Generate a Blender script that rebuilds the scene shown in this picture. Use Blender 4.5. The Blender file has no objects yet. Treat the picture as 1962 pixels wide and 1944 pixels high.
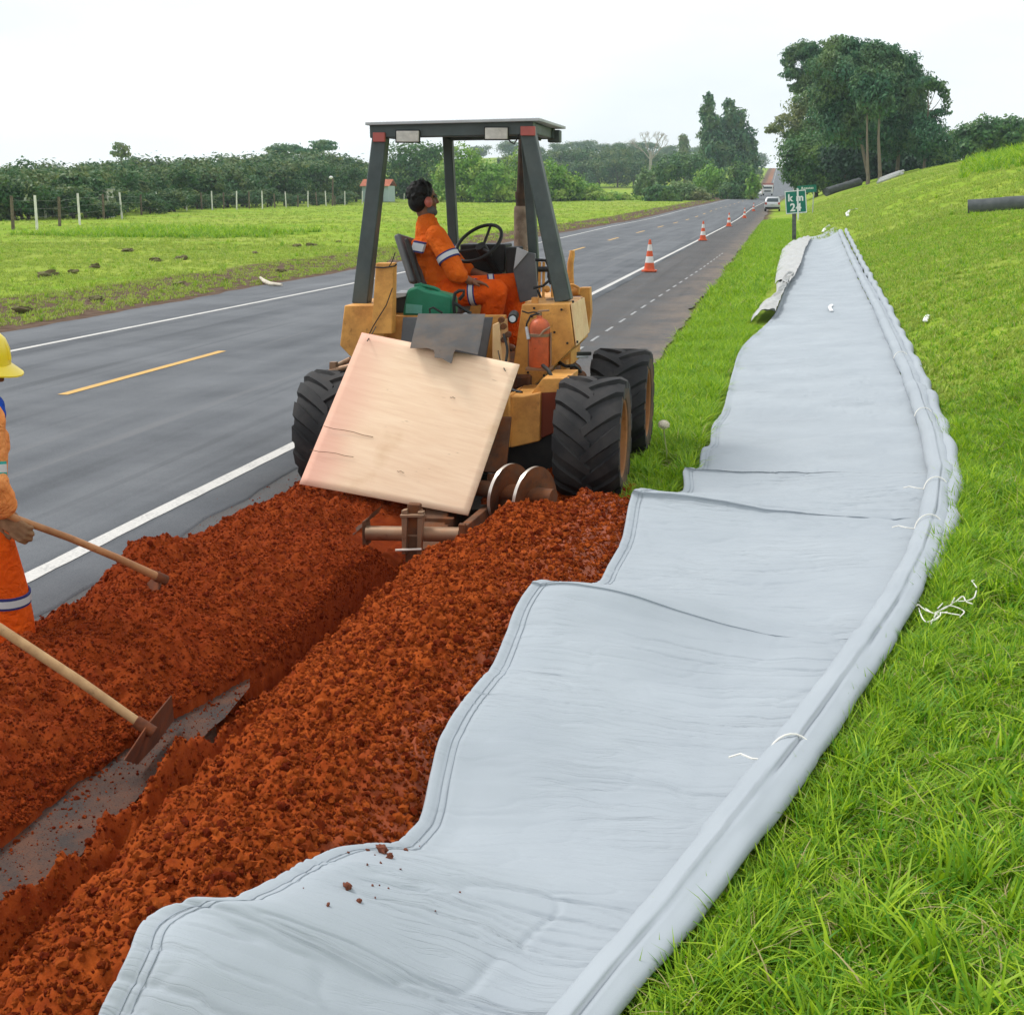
import bpy, bmesh, math, random
import numpy as np
from mathutils import Vector, Matrix
random.seed(7); RNG = np.random.default_rng(7)
S = bpy.context.scene
COL = S.collection

# ------------------------------------------------------------------ camera
FPX, CX, CY, VX, VY, EYE = 2600.0, 981.0, 972.0, 1500.0, 371.0, 2.1     # focal length in photo pixels, centre, vanishing point of the road, eye height
TH = math.atan((CY - VY) / FPX); PSI = math.atan((VX - CX) / FPX * math.cos(TH))
FW = np.array([-math.sin(PSI) * math.cos(TH), math.cos(PSI) * math.cos(TH), -math.sin(TH)])
RT = np.array([math.cos(PSI), math.sin(PSI), 0.0]); UP = np.cross(RT, FW); EY = np.array([0, 0, EYE])
cam = bpy.data.cameras.new('camera'); camo = bpy.data.objects.new('camera', cam); COL.objects.link(camo)
cam.sensor_fit = 'HORIZONTAL'; cam.sensor_width = 36; cam.lens = FPX / 1962 * 36
cam.clip_start = 0.05; cam.clip_end = 6000
camo.matrix_world = Matrix(((RT[0], UP[0], -FW[0], 0), (RT[1], UP[1], -FW[1], 0), (RT[2], UP[2], -FW[2], EYE), (0, 0, 0, 1)))
S.camera = camo

# ------------------------------------------------------------------ sky, sun, exposure
SUN_EL, SUN_AZ = math.radians(57), math.radians(285)     # azimuth clockwise from +Y
W = bpy.data.worlds.new('World'); S.world = W; W.use_nodes = True
nt = W.node_tree; nt.nodes.clear()
def wn(t, **k):
    n = nt.nodes.new(t)
    for a, b in k.items(): setattr(n, a, b)
    return n
wo = wn('ShaderNodeOutputWorld'); bg = wn('ShaderNodeBackground'); bg.inputs['Strength'].default_value = 0.1
sky = wn('ShaderNodeTexSky'); sky.sky_type = 'NISHITA'; sky.sun_disc = False
sky.sun_elevation = SUN_EL; sky.sun_rotation = SUN_AZ
tc = wn('ShaderNodeTexCoord'); mp = wn('ShaderNodeMapping'); mp.inputs['Scale'].default_value = (1.2, 1.2, 4.0)
nz = wn('ShaderNodeTexNoise'); nz.inputs['Scale'].default_value = 2.2; nz.inputs['Detail'].default_value = 5
cr = wn('ShaderNodeValToRGB'); cr.color_ramp.elements[0].position = 0.3; cr.color_ramp.elements[1].position = 0.7
cr.color_ramp.elements[0].color = (0.76, 0.81, 0.84, 1); cr.color_ramp.elements[1].color = (1.0, 1.02, 1.03, 1)
sc_ = wn('ShaderNodeVectorMath', operation='SCALE'); sc_.inputs['Scale'].default_value = 12.2
mx = wn('ShaderNodeMix', data_type='RGBA'); mx.inputs['Factor'].default_value = 0.93
L = nt.links.new
L(tc.outputs['Generated'], mp.inputs['Vector']); L(mp.outputs[0], nz.inputs['Vector']); L(nz.outputs['Fac'], cr.inputs['Fac'])
L(cr.outputs[0], sc_.inputs[0]); L(sky.outputs[0], mx.inputs['A']); L(sc_.outputs[0], mx.inputs['B'])
L(mx.outputs['Result'], bg.inputs['Color']); L(bg.outputs[0], wo.inputs['Surface'])
sl = bpy.data.lights.new('sun', 'SUN'); sl.energy = 2.3; sl.angle = math.radians(14); sl.color = (1, 0.96, 0.9)
so = bpy.data.objects.new('sun', sl); COL.objects.link(so)
sd = Vector((math.sin(SUN_AZ) * math.cos(SUN_EL), math.cos(SUN_AZ) * math.cos(SUN_EL), math.sin(SUN_EL)))
so.rotation_euler = sd.to_track_quat('Z', 'Y').to_euler()
S.view_settings.view_transform = 'Standard'; S.view_settings.look = 'None'
S.view_settings.exposure = 0.10; S.view_settings.gamma = 1; S.view_settings.use_curve_mapping = False

# ------------------------------------------------------------------ measuring helpers (photo pixel -> point in the place)
def ray(x, y): return FW + RT * (x - CX) / FPX - UP * (y - CY) / FPX
def atz(x, y, z): d = ray(x, y); return EY + d * (z - EYE) / d[2]
def atY(x, y, Y): d = ray(x, y); return EY + d * Y / d[1]
def atX(x, y, X): d = ray(x, y); return EY + d * X / d[0]
K = 1962 / 1932
def dz(x, y, z): return atz(x * K, y * K, z)

# ------------------------------------------------------------------ noise
def _h(ix, iy, seed):
    n = (ix.astype(np.int64) * 374761393 + iy.astype(np.int64) * 668265263 + seed * 974634777) & 0xFFFFFFFF
    n = ((n ^ (n >> 13)) * 1274126177) & 0xFFFFFFFF
    return ((n ^ (n >> 16)) & 0xFFFFFF) / float(0xFFFFFF)
def vn(x, y, seed=0):
    x = np.asarray(x, float); y = np.asarray(y, float); ix = np.floor(x); iy = np.floor(y); fx = x - ix; fy = y - iy
    fx = fx * fx * (3 - 2 * fx); fy = fy * fy * (3 - 2 * fy)
    a, b, c, d = _h(ix, iy, seed), _h(ix + 1, iy, seed), _h(ix, iy + 1, seed), _h(ix + 1, iy + 1, seed)
    return (a * (1 - fx) + b * fx) * (1 - fy) + (c * (1 - fx) + d * fx) * fy
def fbm(x, y, seed=0, o=4):
    s = 0; a = 0.5
    for k in range(o): s = s + a * (vn(x * 2 ** k, y * 2 ** k, seed + k) - 0.5); a *= 0.5
    return s
def worley(x, y, seed=0):
    x = np.asarray(x, float); y = np.asarray(y, float); ix = np.floor(x); iy = np.floor(y); best = np.full(x.shape, 9.0)
    for dx in (-1, 0, 1):
        for dy in (-1, 0, 1):
            cx, cy = ix + dx, iy + dy
            best = np.minimum(best, np.hypot(cx + _h(cx, cy, seed) - x, cy + _h(cx, cy, seed + 77) - y))
    return best
def sst(a, b, x): t = np.clip((np.asarray(x, float) - a) / (b - a), 0, 1); return t * t * (3 - 2 * t)

# ------------------------------------------------------------------ materials
MATS = {}
class NB:
    def __init__(s, name):
        s.m = bpy.data.materials.new(name); s.m.use_nodes = True; s.t = s.m.node_tree; s.t.nodes.clear()
        s.out = s.n('ShaderNodeOutputMaterial'); s.tc = s.n('ShaderNodeTexCoord')
    def n(s, t, ins=None, **k):
        nd = s.t.nodes.new(t)
        for a, b in k.items(): setattr(nd, a, b)
        if ins:
            for a, b in ins.items(): s.put(nd.inputs[a], b)
        return nd
    def put(s, sock, v):
        if isinstance(v, bpy.types.NodeSocket): s.t.links.new(v, sock)
        elif isinstance(v, (tuple, list)) and len(v) == 3 and sock.type == 'RGBA': sock.default_value = (*v, 1)
        else: sock.default_value = v
    def co(s, scale=(1, 1, 1), src='Object'):
        return s.n('ShaderNodeMapping', {'Vector': s.tc.outputs[src], 'Scale': scale}).outputs[0]
    def noise(s, scale, detail=4, vec=None, rough=0.55, dist=0):
        return s.n('ShaderNodeTexNoise', {'Vector': vec or s.tc.outputs['Object'], 'Scale': scale, 'Detail': detail, 'Roughness': rough, 'Distortion': dist}).outputs['Fac']
    def ramp(s, f, a, b, ca=(0, 0, 0), cb=(1, 1, 1)):
        r = s.n('ShaderNodeValToRGB', {'Fac': f}); e = r.color_ramp.elements
        e[0].position = a; e[1].position = b; e[0].color = (*ca, 1); e[1].color = (*cb, 1); return r.outputs[0]
    def mix(s, f, a, b, mode='MIX'):
        m = s.n('ShaderNodeMix', {'Factor': f, 'A': a, 'B': b}, data_type='RGBA', blend_type=mode) if False else None
        m = s.t.nodes.new('ShaderNodeMix'); m.data_type = 'RGBA'; m.blend_type = mode
        s.put(m.inputs[0], f); s.put(m.inputs[6], a); s.put(m.inputs[7], b); return m.outputs[2]
    def math(s, op, a, b=0.0):
        m = s.n('ShaderNodeMath', operation=op); s.put(m.inputs[0], a); s.put(m.inputs[1], b); return m.outputs[0]
    def attr(s, name): return s.n('ShaderNodeAttribute', attribute_name=name)
    def bump(s, h, strength=0.3, dist=0.01): return s.n('ShaderNodeBump', {'Height': h, 'Strength': strength, 'Distance': dist}).outputs[0]
    def bsdf(s, col, rough=0.7, metal=0.0, normal=None, spec=0.3):
        b = s.n('ShaderNodeBsdfPrincipled', {'Base Color': col, 'Roughness': rough, 'Metallic': metal, 'Specular IOR Level': spec})
        if normal is not None: s.put(b.inputs['Normal'], normal)
        return b.outputs[0]
    def done(s, sh): s.t.links.new(sh, s.out.inputs['Surface']); return s.m
def mat(name, col, rough=0.6, metal=0.0, var=0.18, vscale=6, dirt=None, dirtamt=0.4, dscale=3, bump=0.15, bscale=60, spec=0.3):
    b = NB(name)
    c2 = tuple(min(1, c * (1 - var * 1.6)) for c in col); c3 = tuple(min(1, c * (1 + var)) for c in col)
    c = b.ramp(b.noise(vscale, 5), 0.3, 0.7, c2, c3)
    if dirt:
        f = b.math('MULTIPLY', b.ramp(b.noise(dscale, 8, rough=0.7), 0.44, 0.66), dirtamt); c = b.mix(f, c, dirt); c = b.mix(b.math('MULTIPLY', b.ramp(b.noise(dscale * 3.3, 6, rough=0.7), 0.58, 0.70), dirtamt * 0.8), c, tuple(v * 0.4 for v in dirt))
        r = b.math('ADD', b.math('MULTIPLY', f, 0.35), rough)
    else: r = rough
    nrm = b.bump(b.noise(bscale, 3), bump, 0.004) if bump else None
    return b.done(b.bsdf(c, r, metal, nrm, spec))
def leafmat(name, cA, cB, trans=0.35, scale=0.5, cC=None):
    b = NB(name)
    g = b.n('ShaderNodeNewGeometry')
    c = b.mix(g.outputs['Random Per Island'], cA, cB)
    if cC: c = b.mix(b.ramp(b.noise(scale, 3), 0.46, 0.66), c, cC)
    d = b.bsdf(c, 0.5, 0, None, 0.3)
    t = b.n('ShaderNodeBsdfTranslucent', {'Color': c}).outputs[0]
    return b.done(b.n('ShaderNodeMixShader', {0: trans, 1: d, 2: t}).outputs[0])

# ------------------------------------------------------------------ mesh builder
WLOC = {}
class MB:
    def __init__(s): s.v = []; s.f = []; s.mi = []
    def add(s, vs, fs, mi=0):
        o = len(s.v); s.v.extend([tuple(map(float, p)) for p in vs]); s.f.extend([tuple(i + o for i in f) for f in fs]); s.mi.extend([mi] * len(fs)); return s
    def box(s, c, sz, R=None, mi=0):
        c = Vector(c); h = [x / 2 for x in sz]; R = R or Matrix.Identity(3)
        vs = [c + R @ Vector((sx * h[0], sy * h[1], sz_ * h[2])) for sz_ in (-1, 1) for sy in (-1, 1) for sx in (-1, 1)]
        return s.add(vs, [(0, 2, 3, 1), (4, 5, 7, 6), (0, 1, 5, 4), (2, 6, 7, 3), (0, 4, 6, 2), (1, 3, 7, 5)], mi)
    def bar(s, p0, p1, w, h, up=(0, 0, 1), w1=None, h1=None, mi=0):
        p0, p1 = Vector(p0), Vector(p1); d = (p1 - p0).normalized(); u = Vector(up)
        if abs(d.dot(u)) > 0.95: u = Vector((0, 1, 0))
        x = d.cross(u).normalized(); y = x.cross(d); w1 = w1 or w; h1 = h1 or h
        vs = [p + x * (sx * a / 2) + y * (sy * b / 2) for p, a, b in ((p0, w, h), (p1, w1, h1)) for sx, sy in ((-1, -1), (1, -1), (1, 1), (-1, 1))]
        return s.add(vs, [(3, 2, 1, 0), (4, 5, 6, 7), (0, 1, 5, 4), (1, 2, 6, 5), (2, 3, 7, 6), (3, 0, 4, 7)], mi)
    def tube(s, path, r, n=10, caps=True, mi=0, closed=False, flat=1.0):
        P = [Vector(p) for p in path]; m = len(P); rs = r if isinstance(r, (list, tuple, np.ndarray)) else [r] * m
        vs = []; prev = None
        for i, p in enumerate(P):
            a, b = (P[(i - 1) % m], P[(i + 1) % m]) if closed else (P[max(i - 1, 0)], P[min(i + 1, m - 1)])
            d = (b - a).normalized()
            if prev is None:
                u = Vector((0, 0, 1)); u = Vector((1, 0, 0)) if abs(d.dot(u)) > 0.9 else u
                x = d.cross(u).normalized()
            else: x = (prev - d * prev.dot(d)).normalized()
            prev = x; y = d.cross(x)
            for k in range(n):
                t = 2 * math.pi * k / n; vs.append(p + x * (math.cos(t) * rs[i]) + y * (math.sin(t) * rs[i] * flat))
        fs = []
        for i in range(m if closed else m - 1):
            j = (i + 1) % m
            for k in range(n): k2 = (k + 1) % n; fs.append((i * n + k, i * n + k2, j * n + k2, j * n + k))
        if caps and not closed: fs.append(tuple(range(n - 1, -1, -1))); fs.append(tuple((m - 1) * n + k for k in range(n)))
        return s.add(vs, fs, mi)
    def cyl(s, p0, p1, r0, r1=None, n=14, mi=0): return s.tube([p0, p1], [r0, r0 if r1 is None else r1], n, True, mi)
    def prism(s, poly, vec, mi=0):
        n = len(poly); v = Vector(vec); a = [Vector(p) for p in poly]
        fs = [tuple(range(n)), tuple(range(2 * n - 1, n - 1, -1))] + [(i, n + i, n + (i + 1) % n, (i + 1) % n) for i in range(n)]
        return s.add(a + [p + v for p in a], fs, mi)
    def lathe(s, prof, org=(0, 0, 0), axis=(0, 0, 1), n=24, mi=0, closed=False):
        A = Vector(axis).normalized(); u = Vector((0, 0, 1)) if abs(A.z) < 0.9 else Vector((1, 0, 0)); X = A.cross(u).normalized(); Y = A.cross(X); o = Vector(org); vs = []
        for r, h in prof:
            for k in range(n): t = 2 * math.pi * k / n; vs.append(o + A * h + X * (r * math.cos(t)) + Y * (r * math.sin(t)))
        m = len(prof); fs = []
        for i in range(m if closed else m - 1):
            j = (i + 1) % m
            for k in range(n): k2 = (k + 1) % n; fs.append((i * n + k, i * n + k2, j * n + k2, j * n + k))
        return s.add(vs, fs, mi)
    def blob(s, c, r, R=None, n=10, m=7, mi=0):
        c = Vector(c); R = R or Matrix.Identity(3); vs = [c + R @ Vector((0, 0, -r[2]))]
        for i in range(1, m):
            a = -math.pi / 2 + math.pi * i / m
            for k in range(n): t = 2 * math.pi * k / n; vs.append(c + R @ Vector((r[0] * math.cos(a) * math.cos(t), r[1] * math.cos(a) * math.sin(t), r[2] * math.sin(a))))
        vs.append(c + R @ Vector((0, 0, r[2]))); T = len(vs) - 1; fs = []
        for k in range(n): fs.append((0, 1 + (k + 1) % n, 1 + k)); fs.append((T, T - n + k, T - n + (k + 1) % n))
        for i in range(m - 2):
            for k in range(n): k2 = (k + 1) % n; fs.append((1 + i * n + k, 1 + i * n + k2, 1 + (i + 1) * n + k2, 1 + (i + 1) * n + k))
        return s.add(vs, fs, mi)
    def limb(s, pts, n=10, mi=0):      # overlapping tapered capsules, merged by a remesh
        for (a, ra), (b, rb) in zip(pts[:-1], pts[1:]):
            a, b = Vector(a), Vector(b); N = 5
            s.tube([a.lerp(b, i / N) for i in range(N + 1)], [ra + (rb - ra) * i / N for i in range(N + 1)], n, True, mi)
            s.blob(a, (ra, ra, ra), mi=mi); s.blob(b, (rb, rb, rb), mi=mi)
        return s
    def build(s, name, m, parent=None, bevel=0, smooth=35, remesh=0, relax=0, fixn=True):
        me = bpy.data.meshes.new(name); org = Vector(WLOC.get(parent.name, (0, 0, 0))) if parent else Vector((0, 0, 0))
        me.from_pydata([tuple(Vector(p) - org) for p in s.v], [], s.f); ms = m if isinstance(m, (list, tuple)) else [m]
        for q in ms: me.materials.append(q)
        if len(ms) > 1: me.polygons.foreach_set('material_index', s.mi)
        if fixn:
            b = bmesh.new(); b.from_mesh(me); bmesh.ops.recalc_face_normals(b, faces=b.faces); b.to_mesh(me); b.free()
        if smooth: me.shade_smooth(); me.set_sharp_from_angle(angle=math.radians(smooth))
        o = bpy.data.objects.new(name, me); COL.objects.link(o)
        if parent: o.parent = parent; WLOC[o.name] = tuple(org)
        if bevel:
            bv = o.modifiers.new('bevel', 'BEVEL'); bv.width = bevel; bv.segments = 2; bv.limit_method = 'ANGLE'; bv.angle_limit = math.radians(40)
        if remesh:
            rm = o.modifiers.new('remesh', 'REMESH'); rm.mode = 'VOXEL'; rm.voxel_size = remesh; rm.use_smooth_shade = True
            if relax: sm = o.modifiers.new('smooth', 'SMOOTH'); sm.iterations = relax; sm.factor = 0.5
        return o
def tag(o, label=None, cat=None, group=None, kind=None):
    for k, v in (('label', label), ('category', cat), ('group', group), ('kind', kind)):
        if v: o[k] = v
    return o
def thing(name, label, cat, loc, group=None):
    o = bpy.data.objects.new(name, None); COL.objects.link(o); o.location = loc; o.empty_display_size = 0.2
    WLOC[o.name] = tuple(loc); return tag(o, label, cat, group)
def copy_thing(o, loc=None, rz=0.0, sc=1.0, label=None, parent=None):
    c = o.copy(); COL.objects.link(c)
    if parent is not None: c.parent = parent
    for ch in list(o.children): copy_thing(ch, parent=c)
    if parent is None:
        c.location = loc; c.rotation_euler = (0, 0, rz); c.scale = sc if isinstance(sc, tuple) else (sc,) * 3
        if label: c['label'] = label
    return c
def grid_obj(name, X, Y, Z, m, parent=None, attrs=None, keep=None, smooth=True):
    ny, nx = X.shape; me = bpy.data.meshes.new(name)
    V = np.stack([X, Y, Z], -1).reshape(-1, 3); i = np.arange(ny * nx).reshape(ny, nx)
    F = np.stack([i[:-1, :-1], i[:-1, 1:], i[1:, 1:], i[1:, :-1]], -1).reshape(-1, 4)
    if keep is not None: F = F[keep.reshape(-1)]
    if parent: V = V - np.array(WLOC[parent.name])
    me.vertices.add(len(V)); me.vertices.foreach_set('co', V.astype(np.float32).ravel())
    me.loops.add(F.size); me.loops.foreach_set('vertex_index', F.astype(np.int32).ravel())
    me.polygons.add(len(F)); me.polygons.foreach_set('loop_start', np.arange(0, F.size, 4, dtype=np.int32))
    me.update(calc_edges=True); me.materials.append(m)
    if smooth: me.shade_smooth()
    for k, a in (attrs or {}).items():
        at = me.attributes.new(k, 'FLOAT', 'POINT'); at.data.foreach_set('value', a.astype(np.float32).ravel())
    o = bpy.data.objects.new(name, me); COL.objects.link(o)
    if parent: o.parent = parent; WLOC[o.name] = WLOC[parent.name]
    return o
SCN = {}
def scatter(name, pts, rot, scl, pid, coll, label, cat, parent=None):
    me = bpy.data.meshes.new(name); n = len(pts); me.vertices.add(n); me.vertices.foreach_set('co', np.asarray(pts, np.float32).ravel())
    a = me.attributes.new('rot', 'FLOAT_VECTOR', 'POINT'); a.data.foreach_set('vector', np.asarray(rot, np.float32).ravel())
    a = me.attributes.new('scl', 'FLOAT', 'POINT'); a.data.foreach_set('value', np.asarray(scl, np.float32))
    a = me.attributes.new('pid', 'INT', 'POINT'); a.data.foreach_set('value', np.asarray(pid, np.int32))
    o = bpy.data.objects.new(name, me); COL.objects.link(o)
    if coll.name not in SCN:
        g = bpy.data.node_groups.new('scatter_' + coll.name, 'GeometryNodeTree')
        g.interface.new_socket('Geometry', in_out='INPUT', socket_type='NodeSocketGeometry'); g.interface.new_socket('Geometry', in_out='OUTPUT', socket_type='NodeSocketGeometry')
        gi = g.nodes.new('NodeGroupInput'); go = g.nodes.new('NodeGroupOutput'); ip = g.nodes.new('GeometryNodeInstanceOnPoints'); ci = g.nodes.new('GeometryNodeCollectionInfo')
        ci.inputs['Collection'].default_value = coll; ci.inputs['Separate Children'].default_value = True; ci.inputs['Reset Children'].default_value = True
        ip.inputs['Pick Instance'].default_value = True
        def na(nm, tp):
            q = g.nodes.new('GeometryNodeInputNamedAttribute'); q.data_type = tp; q.inputs['Name'].default_value = nm; return q.outputs['Attribute']
        l = g.links.new
        l(gi.outputs[0], ip.inputs['Points']); l(ci.outputs[0], ip.inputs['Instance']); l(na('pid', 'INT'), ip.inputs['Instance Index'])
        l(na('rot', 'FLOAT_VECTOR'), ip.inputs['Rotation']); l(na('scl', 'FLOAT'), ip.inputs['Scale']); l(ip.outputs[0], go.inputs[0]); SCN[coll.name] = g
    md = o.modifiers.new('scatter', 'NODES'); md.node_group = SCN[coll.name]
    return tag(o, label, cat, kind='stuff')
# ------------------------------------------------------------------ the lie of the land
def road_shift(Y): return 7.0 * sst(170, 470, Y)
def road_z(Y): return 0.35 * sst(110, 180, Y) + 1.35 * sst(170, 340, Y) + 16.8 * sst(360, 980, Y)
def zt(X, Y):
    X = np.asarray(X, float); Y = np.asarray(Y, float); Xr = X - road_shift(Y); zr = road_z(Y)
    u = Xr + 1.5
    verge = 0.16 * sst(-0.05, 3.0, u) + np.where(u > 2.6, 1, 0) * (0.30 + 0.10 * sst(30, 70, Y)) * np.clip(u - 2.6, 0, None) ** 1.0 * sst(2.6, 4.0, u)
    hill = verge / (1 + (verge / 7.5) ** 2) ** 0.5
    hill = np.where(u > 0, hill + fbm(X * 0.25, Y * 0.25, 3) * 0.5 * sst(4, 9, u) + fbm(X * 1.1, Y * 1.1, 5) * 0.07 * sst(0.3, 2.5, u), 0)
    far = sst(280, 950, Y) * (5 + 21 * np.exp(-((X + 140) / 230.0) ** 2)) + fbm(X * 0.01, Y * 0.01, 9) * 6 * sst(300, 700, Y)
    left = sst(0, 10, -11.7 - Xr)
    lz = fbm(X * 0.15, Y * 0.15, 11) * 0.35 * left + fbm(X * 0.7, Y * 0.7, 12) * 0.12 * sst(0.5, 4, -11.7 - Xr)
    inroad = ((Xr > -11.9) & (Xr < -1.4))
    dist = np.minimum(np.abs(Xr + 11.9), np.abs(Xr + 1.4)); side = np.where(inroad, 0, sst(0, 25, dist))
    z = zr - 0.03 + hill + lz + (np.maximum(far - zr, -3) * side) * sst(250, 420, Y)
    bm_ = 0.85 * np.exp(-(((X - 7.4) / 2.6) ** 4 + ((Y - 42.5) / 3.4) ** 4)); z = z * (1 - bm_) + (1.50 + 0.04 * (X - 5.5)) * bm_
    cut = ((X > -2.205) & (X < -0.74) & (Y < 8.85)) | ((X > -2.995) & (X < -2.2) & (Y > 4.95) & (Y < 8.85)); return np.where(cut, -0.6, z)
def ztp(X, Y): return float(zt(np.array([X]), np.array([Y]))[0])
def axis_pts(segs):
    out = []
    for a, b, st in segs: out += list(np.arange(a, b - 1e-6, st))
    return np.unique(np.round(out + [segs[-1][1]], 4))
gx = axis_pts([(-900, -120, 20), (-120, -30, 3), (-30, -11.4, 0.5), (-11.4, -2.4, 1.0), (-2.4, 8, 0.22), (8, 30, 0.8), (30, 120, 6), (120, 700, 30)])
gy = axis_pts([(-12, 0, 0.5), (0, 26, 0.25), (26, 130, 0.8), (130, 480, 5), (480, 1500, 20)])
gx = np.unique(np.concatenate([gx, [-3.0, -2.99, -2.21, -2.2, -0.745, -0.735]])); gy = np.unique(np.concatenate([gy, [4.94, 4.96, 8.84, 8.86]]))
GX, GY = np.meshgrid(gx, gy); GZ = zt(GX, GY); XR = GX - road_shift(GY)
dirt = np.maximum((XR < -8) * (1 - sst(0.0, 0.55, -11.75 - XR + fbm(GX * 0.9, GY * 0.25, 21) * 1.1)), (1 - sst(0.0, 0.7, XR + 1.45 + fbm(GX * 2, GY * 0.5, 22) * 0.7)))
dirt = dirt * (XR > -16)
redbank = sst(-14.6, -13.0, XR) * (XR < -11.2) * sst(380, 480, GY) * (0.75 + fbm(GX * 0.4, GY * 0.02, 29))

b = NB('grassland'); v = b.co()
c = b.ramp(b.noise(0.35, 6), 0.35, 0.65, (0.16, 0.28, 0.02), (0.30, 0.39, 0.045))
c = b.mix(b.math('MULTIPLY', b.ramp(b.noise(0.06, 5), 0.48, 0.7), 0.6), c, (0.36, 0.36, 0.10))
c = b.mix(b.math('MULTIPLY', b.ramp(b.noise(18, 4), 0.5, 0.75), 0.5), c, (0.06, 0.13, 0.008))
c = b.mix(b.math('MULTIPLY', b.ramp(b.noise(3, 6), 0.58, 0.72), 0.35), c, (0.16, 0.13, 0.06))
c = b.mix(b.attr('dirt').outputs['Fac'], c, b.ramp(b.noise(4, 6), 0.3, 0.7, (0.075, 0.045, 0.030), (0.16, 0.11, 0.08)))
c = b.mix(b.attr('redbank').outputs['Fac'], c, (0.30, 0.135, 0.075))
M_ground = b.done(b.bsdf(c, 0.95, 0, b.bump(b.noise(25, 4), 0.6, 0.05), 0.05))
g = grid_obj('ground', GX, GY, GZ, M_ground, attrs={'dirt': dirt, 'redbank': redbank})
tag(g, 'rolling green grass verge and fields on both sides of the road', 'ground', kind='structure')

# ------------------------------------------------------------------ road
def asphalt(name, c0, c1, streak, speck):
    b = NB(name); st = b.co((1.0, 0.06, 1.0))
    c = b.ramp(b.math('ADD', b.math('MULTIPLY', b.noise(1.3, 5, st), 0.6), b.math('MULTIPLY', b.noise(0.9, 7, rough=0.65), 0.4)), 0.34, 0.66, c0, c1)
    c = b.mix(b.math('MULTIPLY', b.ramp(b.noise(3.4, 3, b.co((1, 0.012, 1))), 0.56, 0.66), 0.45), c, tuple(x * 0.72 for x in c0))
    c = b.mix(b.math('MULTIPLY', b.ramp(b.noise(0.5, 6), 0.45, 0.7), 0.35), c, tuple(x * 1.35 for x in c1))
    c = b.mix(b.math('MULTIPLY', b.ramp(b.noise(2.6, 4, b.co((1, 0.02, 1))), 0.60, 0.7), streak), c, (0.17, 0.17, 0.175))
    sp = b.noise(160, 2); c = b.mix(b.math('MULTIPLY', b.ramp(sp, 0.56, 0.72), speck), c, (0.26, 0.26, 0.27))
    if name[0] == 's': c = b.mix(b.math('MULTIPLY', b.ramp(b.noise(2.2, 8, rough=0.7), 0.45, 0.65), 0.4), c, (0.105, 0.075, 0.058))
    if name[0] == 's': c = b.mix(b.math('MULTIPLY', b.attr('dusty').outputs['Fac'], b.ramp(b.noise(1.4, 8, b.co((1, .45, 1)), rough=0.7), 0.36, 0.58)), c, (0.185, 0.145, 0.115))
    if name[0] == 's': c = b.mix(b.math('MULTIPLY', b.attr('mud').outputs['Fac'], b.ramp(b.noise(3.5, 7, rough=0.7), 0.3, 0.62, (.84, .84, .84), (1, 1, 1))), c, b.ramp(b.noise(7, 5), 0.35, 0.65, (0.040, 0.028, 0.024), (0.105, 0.046, 0.027)))
    c = b.mix(b.math('MULTIPLY', b.ramp(b.noise(110, 2), 0.58, 0.7), speck * 1.3), c, (0.015, 0.015, 0.017))
    return b.done(b.bsdf(c, 0.82, 0, b.bump(sp, 0.5, 0.006), 0.25))
M_asph = asphalt('asphalt', (0.066, 0.072, 0.083), (0.140, 0.148, 0.160), 0.6, 0.35)
M_shld = asphalt('shoulder_asphalt', (0.046, 0.047, 0.050), (0.085, 0.084, 0.086), 0.2, 0.75)
ry = np.concatenate([np.arange(-12, 30, 0.12), np.arange(30, 140, 1.0), np.arange(140, 1400, 8.0)])
def sheet(name, xl, xr, ys, z, m, nx=12, drop=None):
    U = np.linspace(0, 1, nx)[None, :]; Y = np.repeat(ys[:, None], nx, 1); X = xl(ys)[:, None] * (1 - U) + xr(ys)[:, None] * U
    Z = road_z(Y) + z
    if drop: X = np.concatenate([X, X[:, -1:] + 0.012], 1); Y = np.concatenate([Y, Y[:, -1:]], 1); Z = np.concatenate([Z, Z[:, -1:] - drop], 1)
    return grid_obj(name, X + road_shift(Y), Y, Z, m)
edgeR = lambda y: -3.66 + fbm(y * 1.7, y * 0 + 3.3, 41, 5) * 0.13 + fbm(y * 0.2, y * 0, 42) * 0.12
tag(sheet('road', lambda y: -11.75 + fbm(y * 0.6, y * 0, 43) * 0.35 - 3.5 * sst(40, 220, y) * 0, edgeR, ry, 0.016, M_asph, 14, 0.018), 'two lane grey asphalt carriageway running to the far hill', 'road', kind='structure')
ysh = np.concatenate([ry[ry < 8.8], [8.8]])
s1 = sheet('shoulder', lambda y: y * 0 - 3.75, lambda y: np.where(y < 5.0, -2.17 + fbm(y * 2.2, y * 0, 45) * 0.05 + fbm(y * 11, y * 0, 46) * 0.07, np.interp(y, [5.0, 5.35, 5.7, 8.8], [-2.17, -2.2, -2.5, -2.6])), ysh, 0.0, M_shld, 4)
s2 = sheet('shoulder_beyond', lambda y: y * 0 - 3.75, lambda y: -1.5 + fbm(y * 0.7, y * 0, 44) * 0.4, np.concatenate([[8.8], ry[ry > 8.8]]), 0.0, M_shld, 6)
s2.name = 'shoulder'
at_ = s1.data.attributes.new('mud', 'FLOAT', 'POINT'); co_ = np.array([v.co[:] for v in s1.data.vertices]); at_.data.foreach_set('value', (sst(-3.2, -2.8, co_[:, 0])).astype(np.float32))
at_ = s2.data.attributes.new('dusty', 'FLOAT', 'POINT'); co_ = np.array([v.co[:] for v in s2.data.vertices]); at_.data.foreach_set('value', sst(-2.5, -1.55, co_[:, 0] - road_shift(co_[:, 1])).astype(np.float32))
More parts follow.
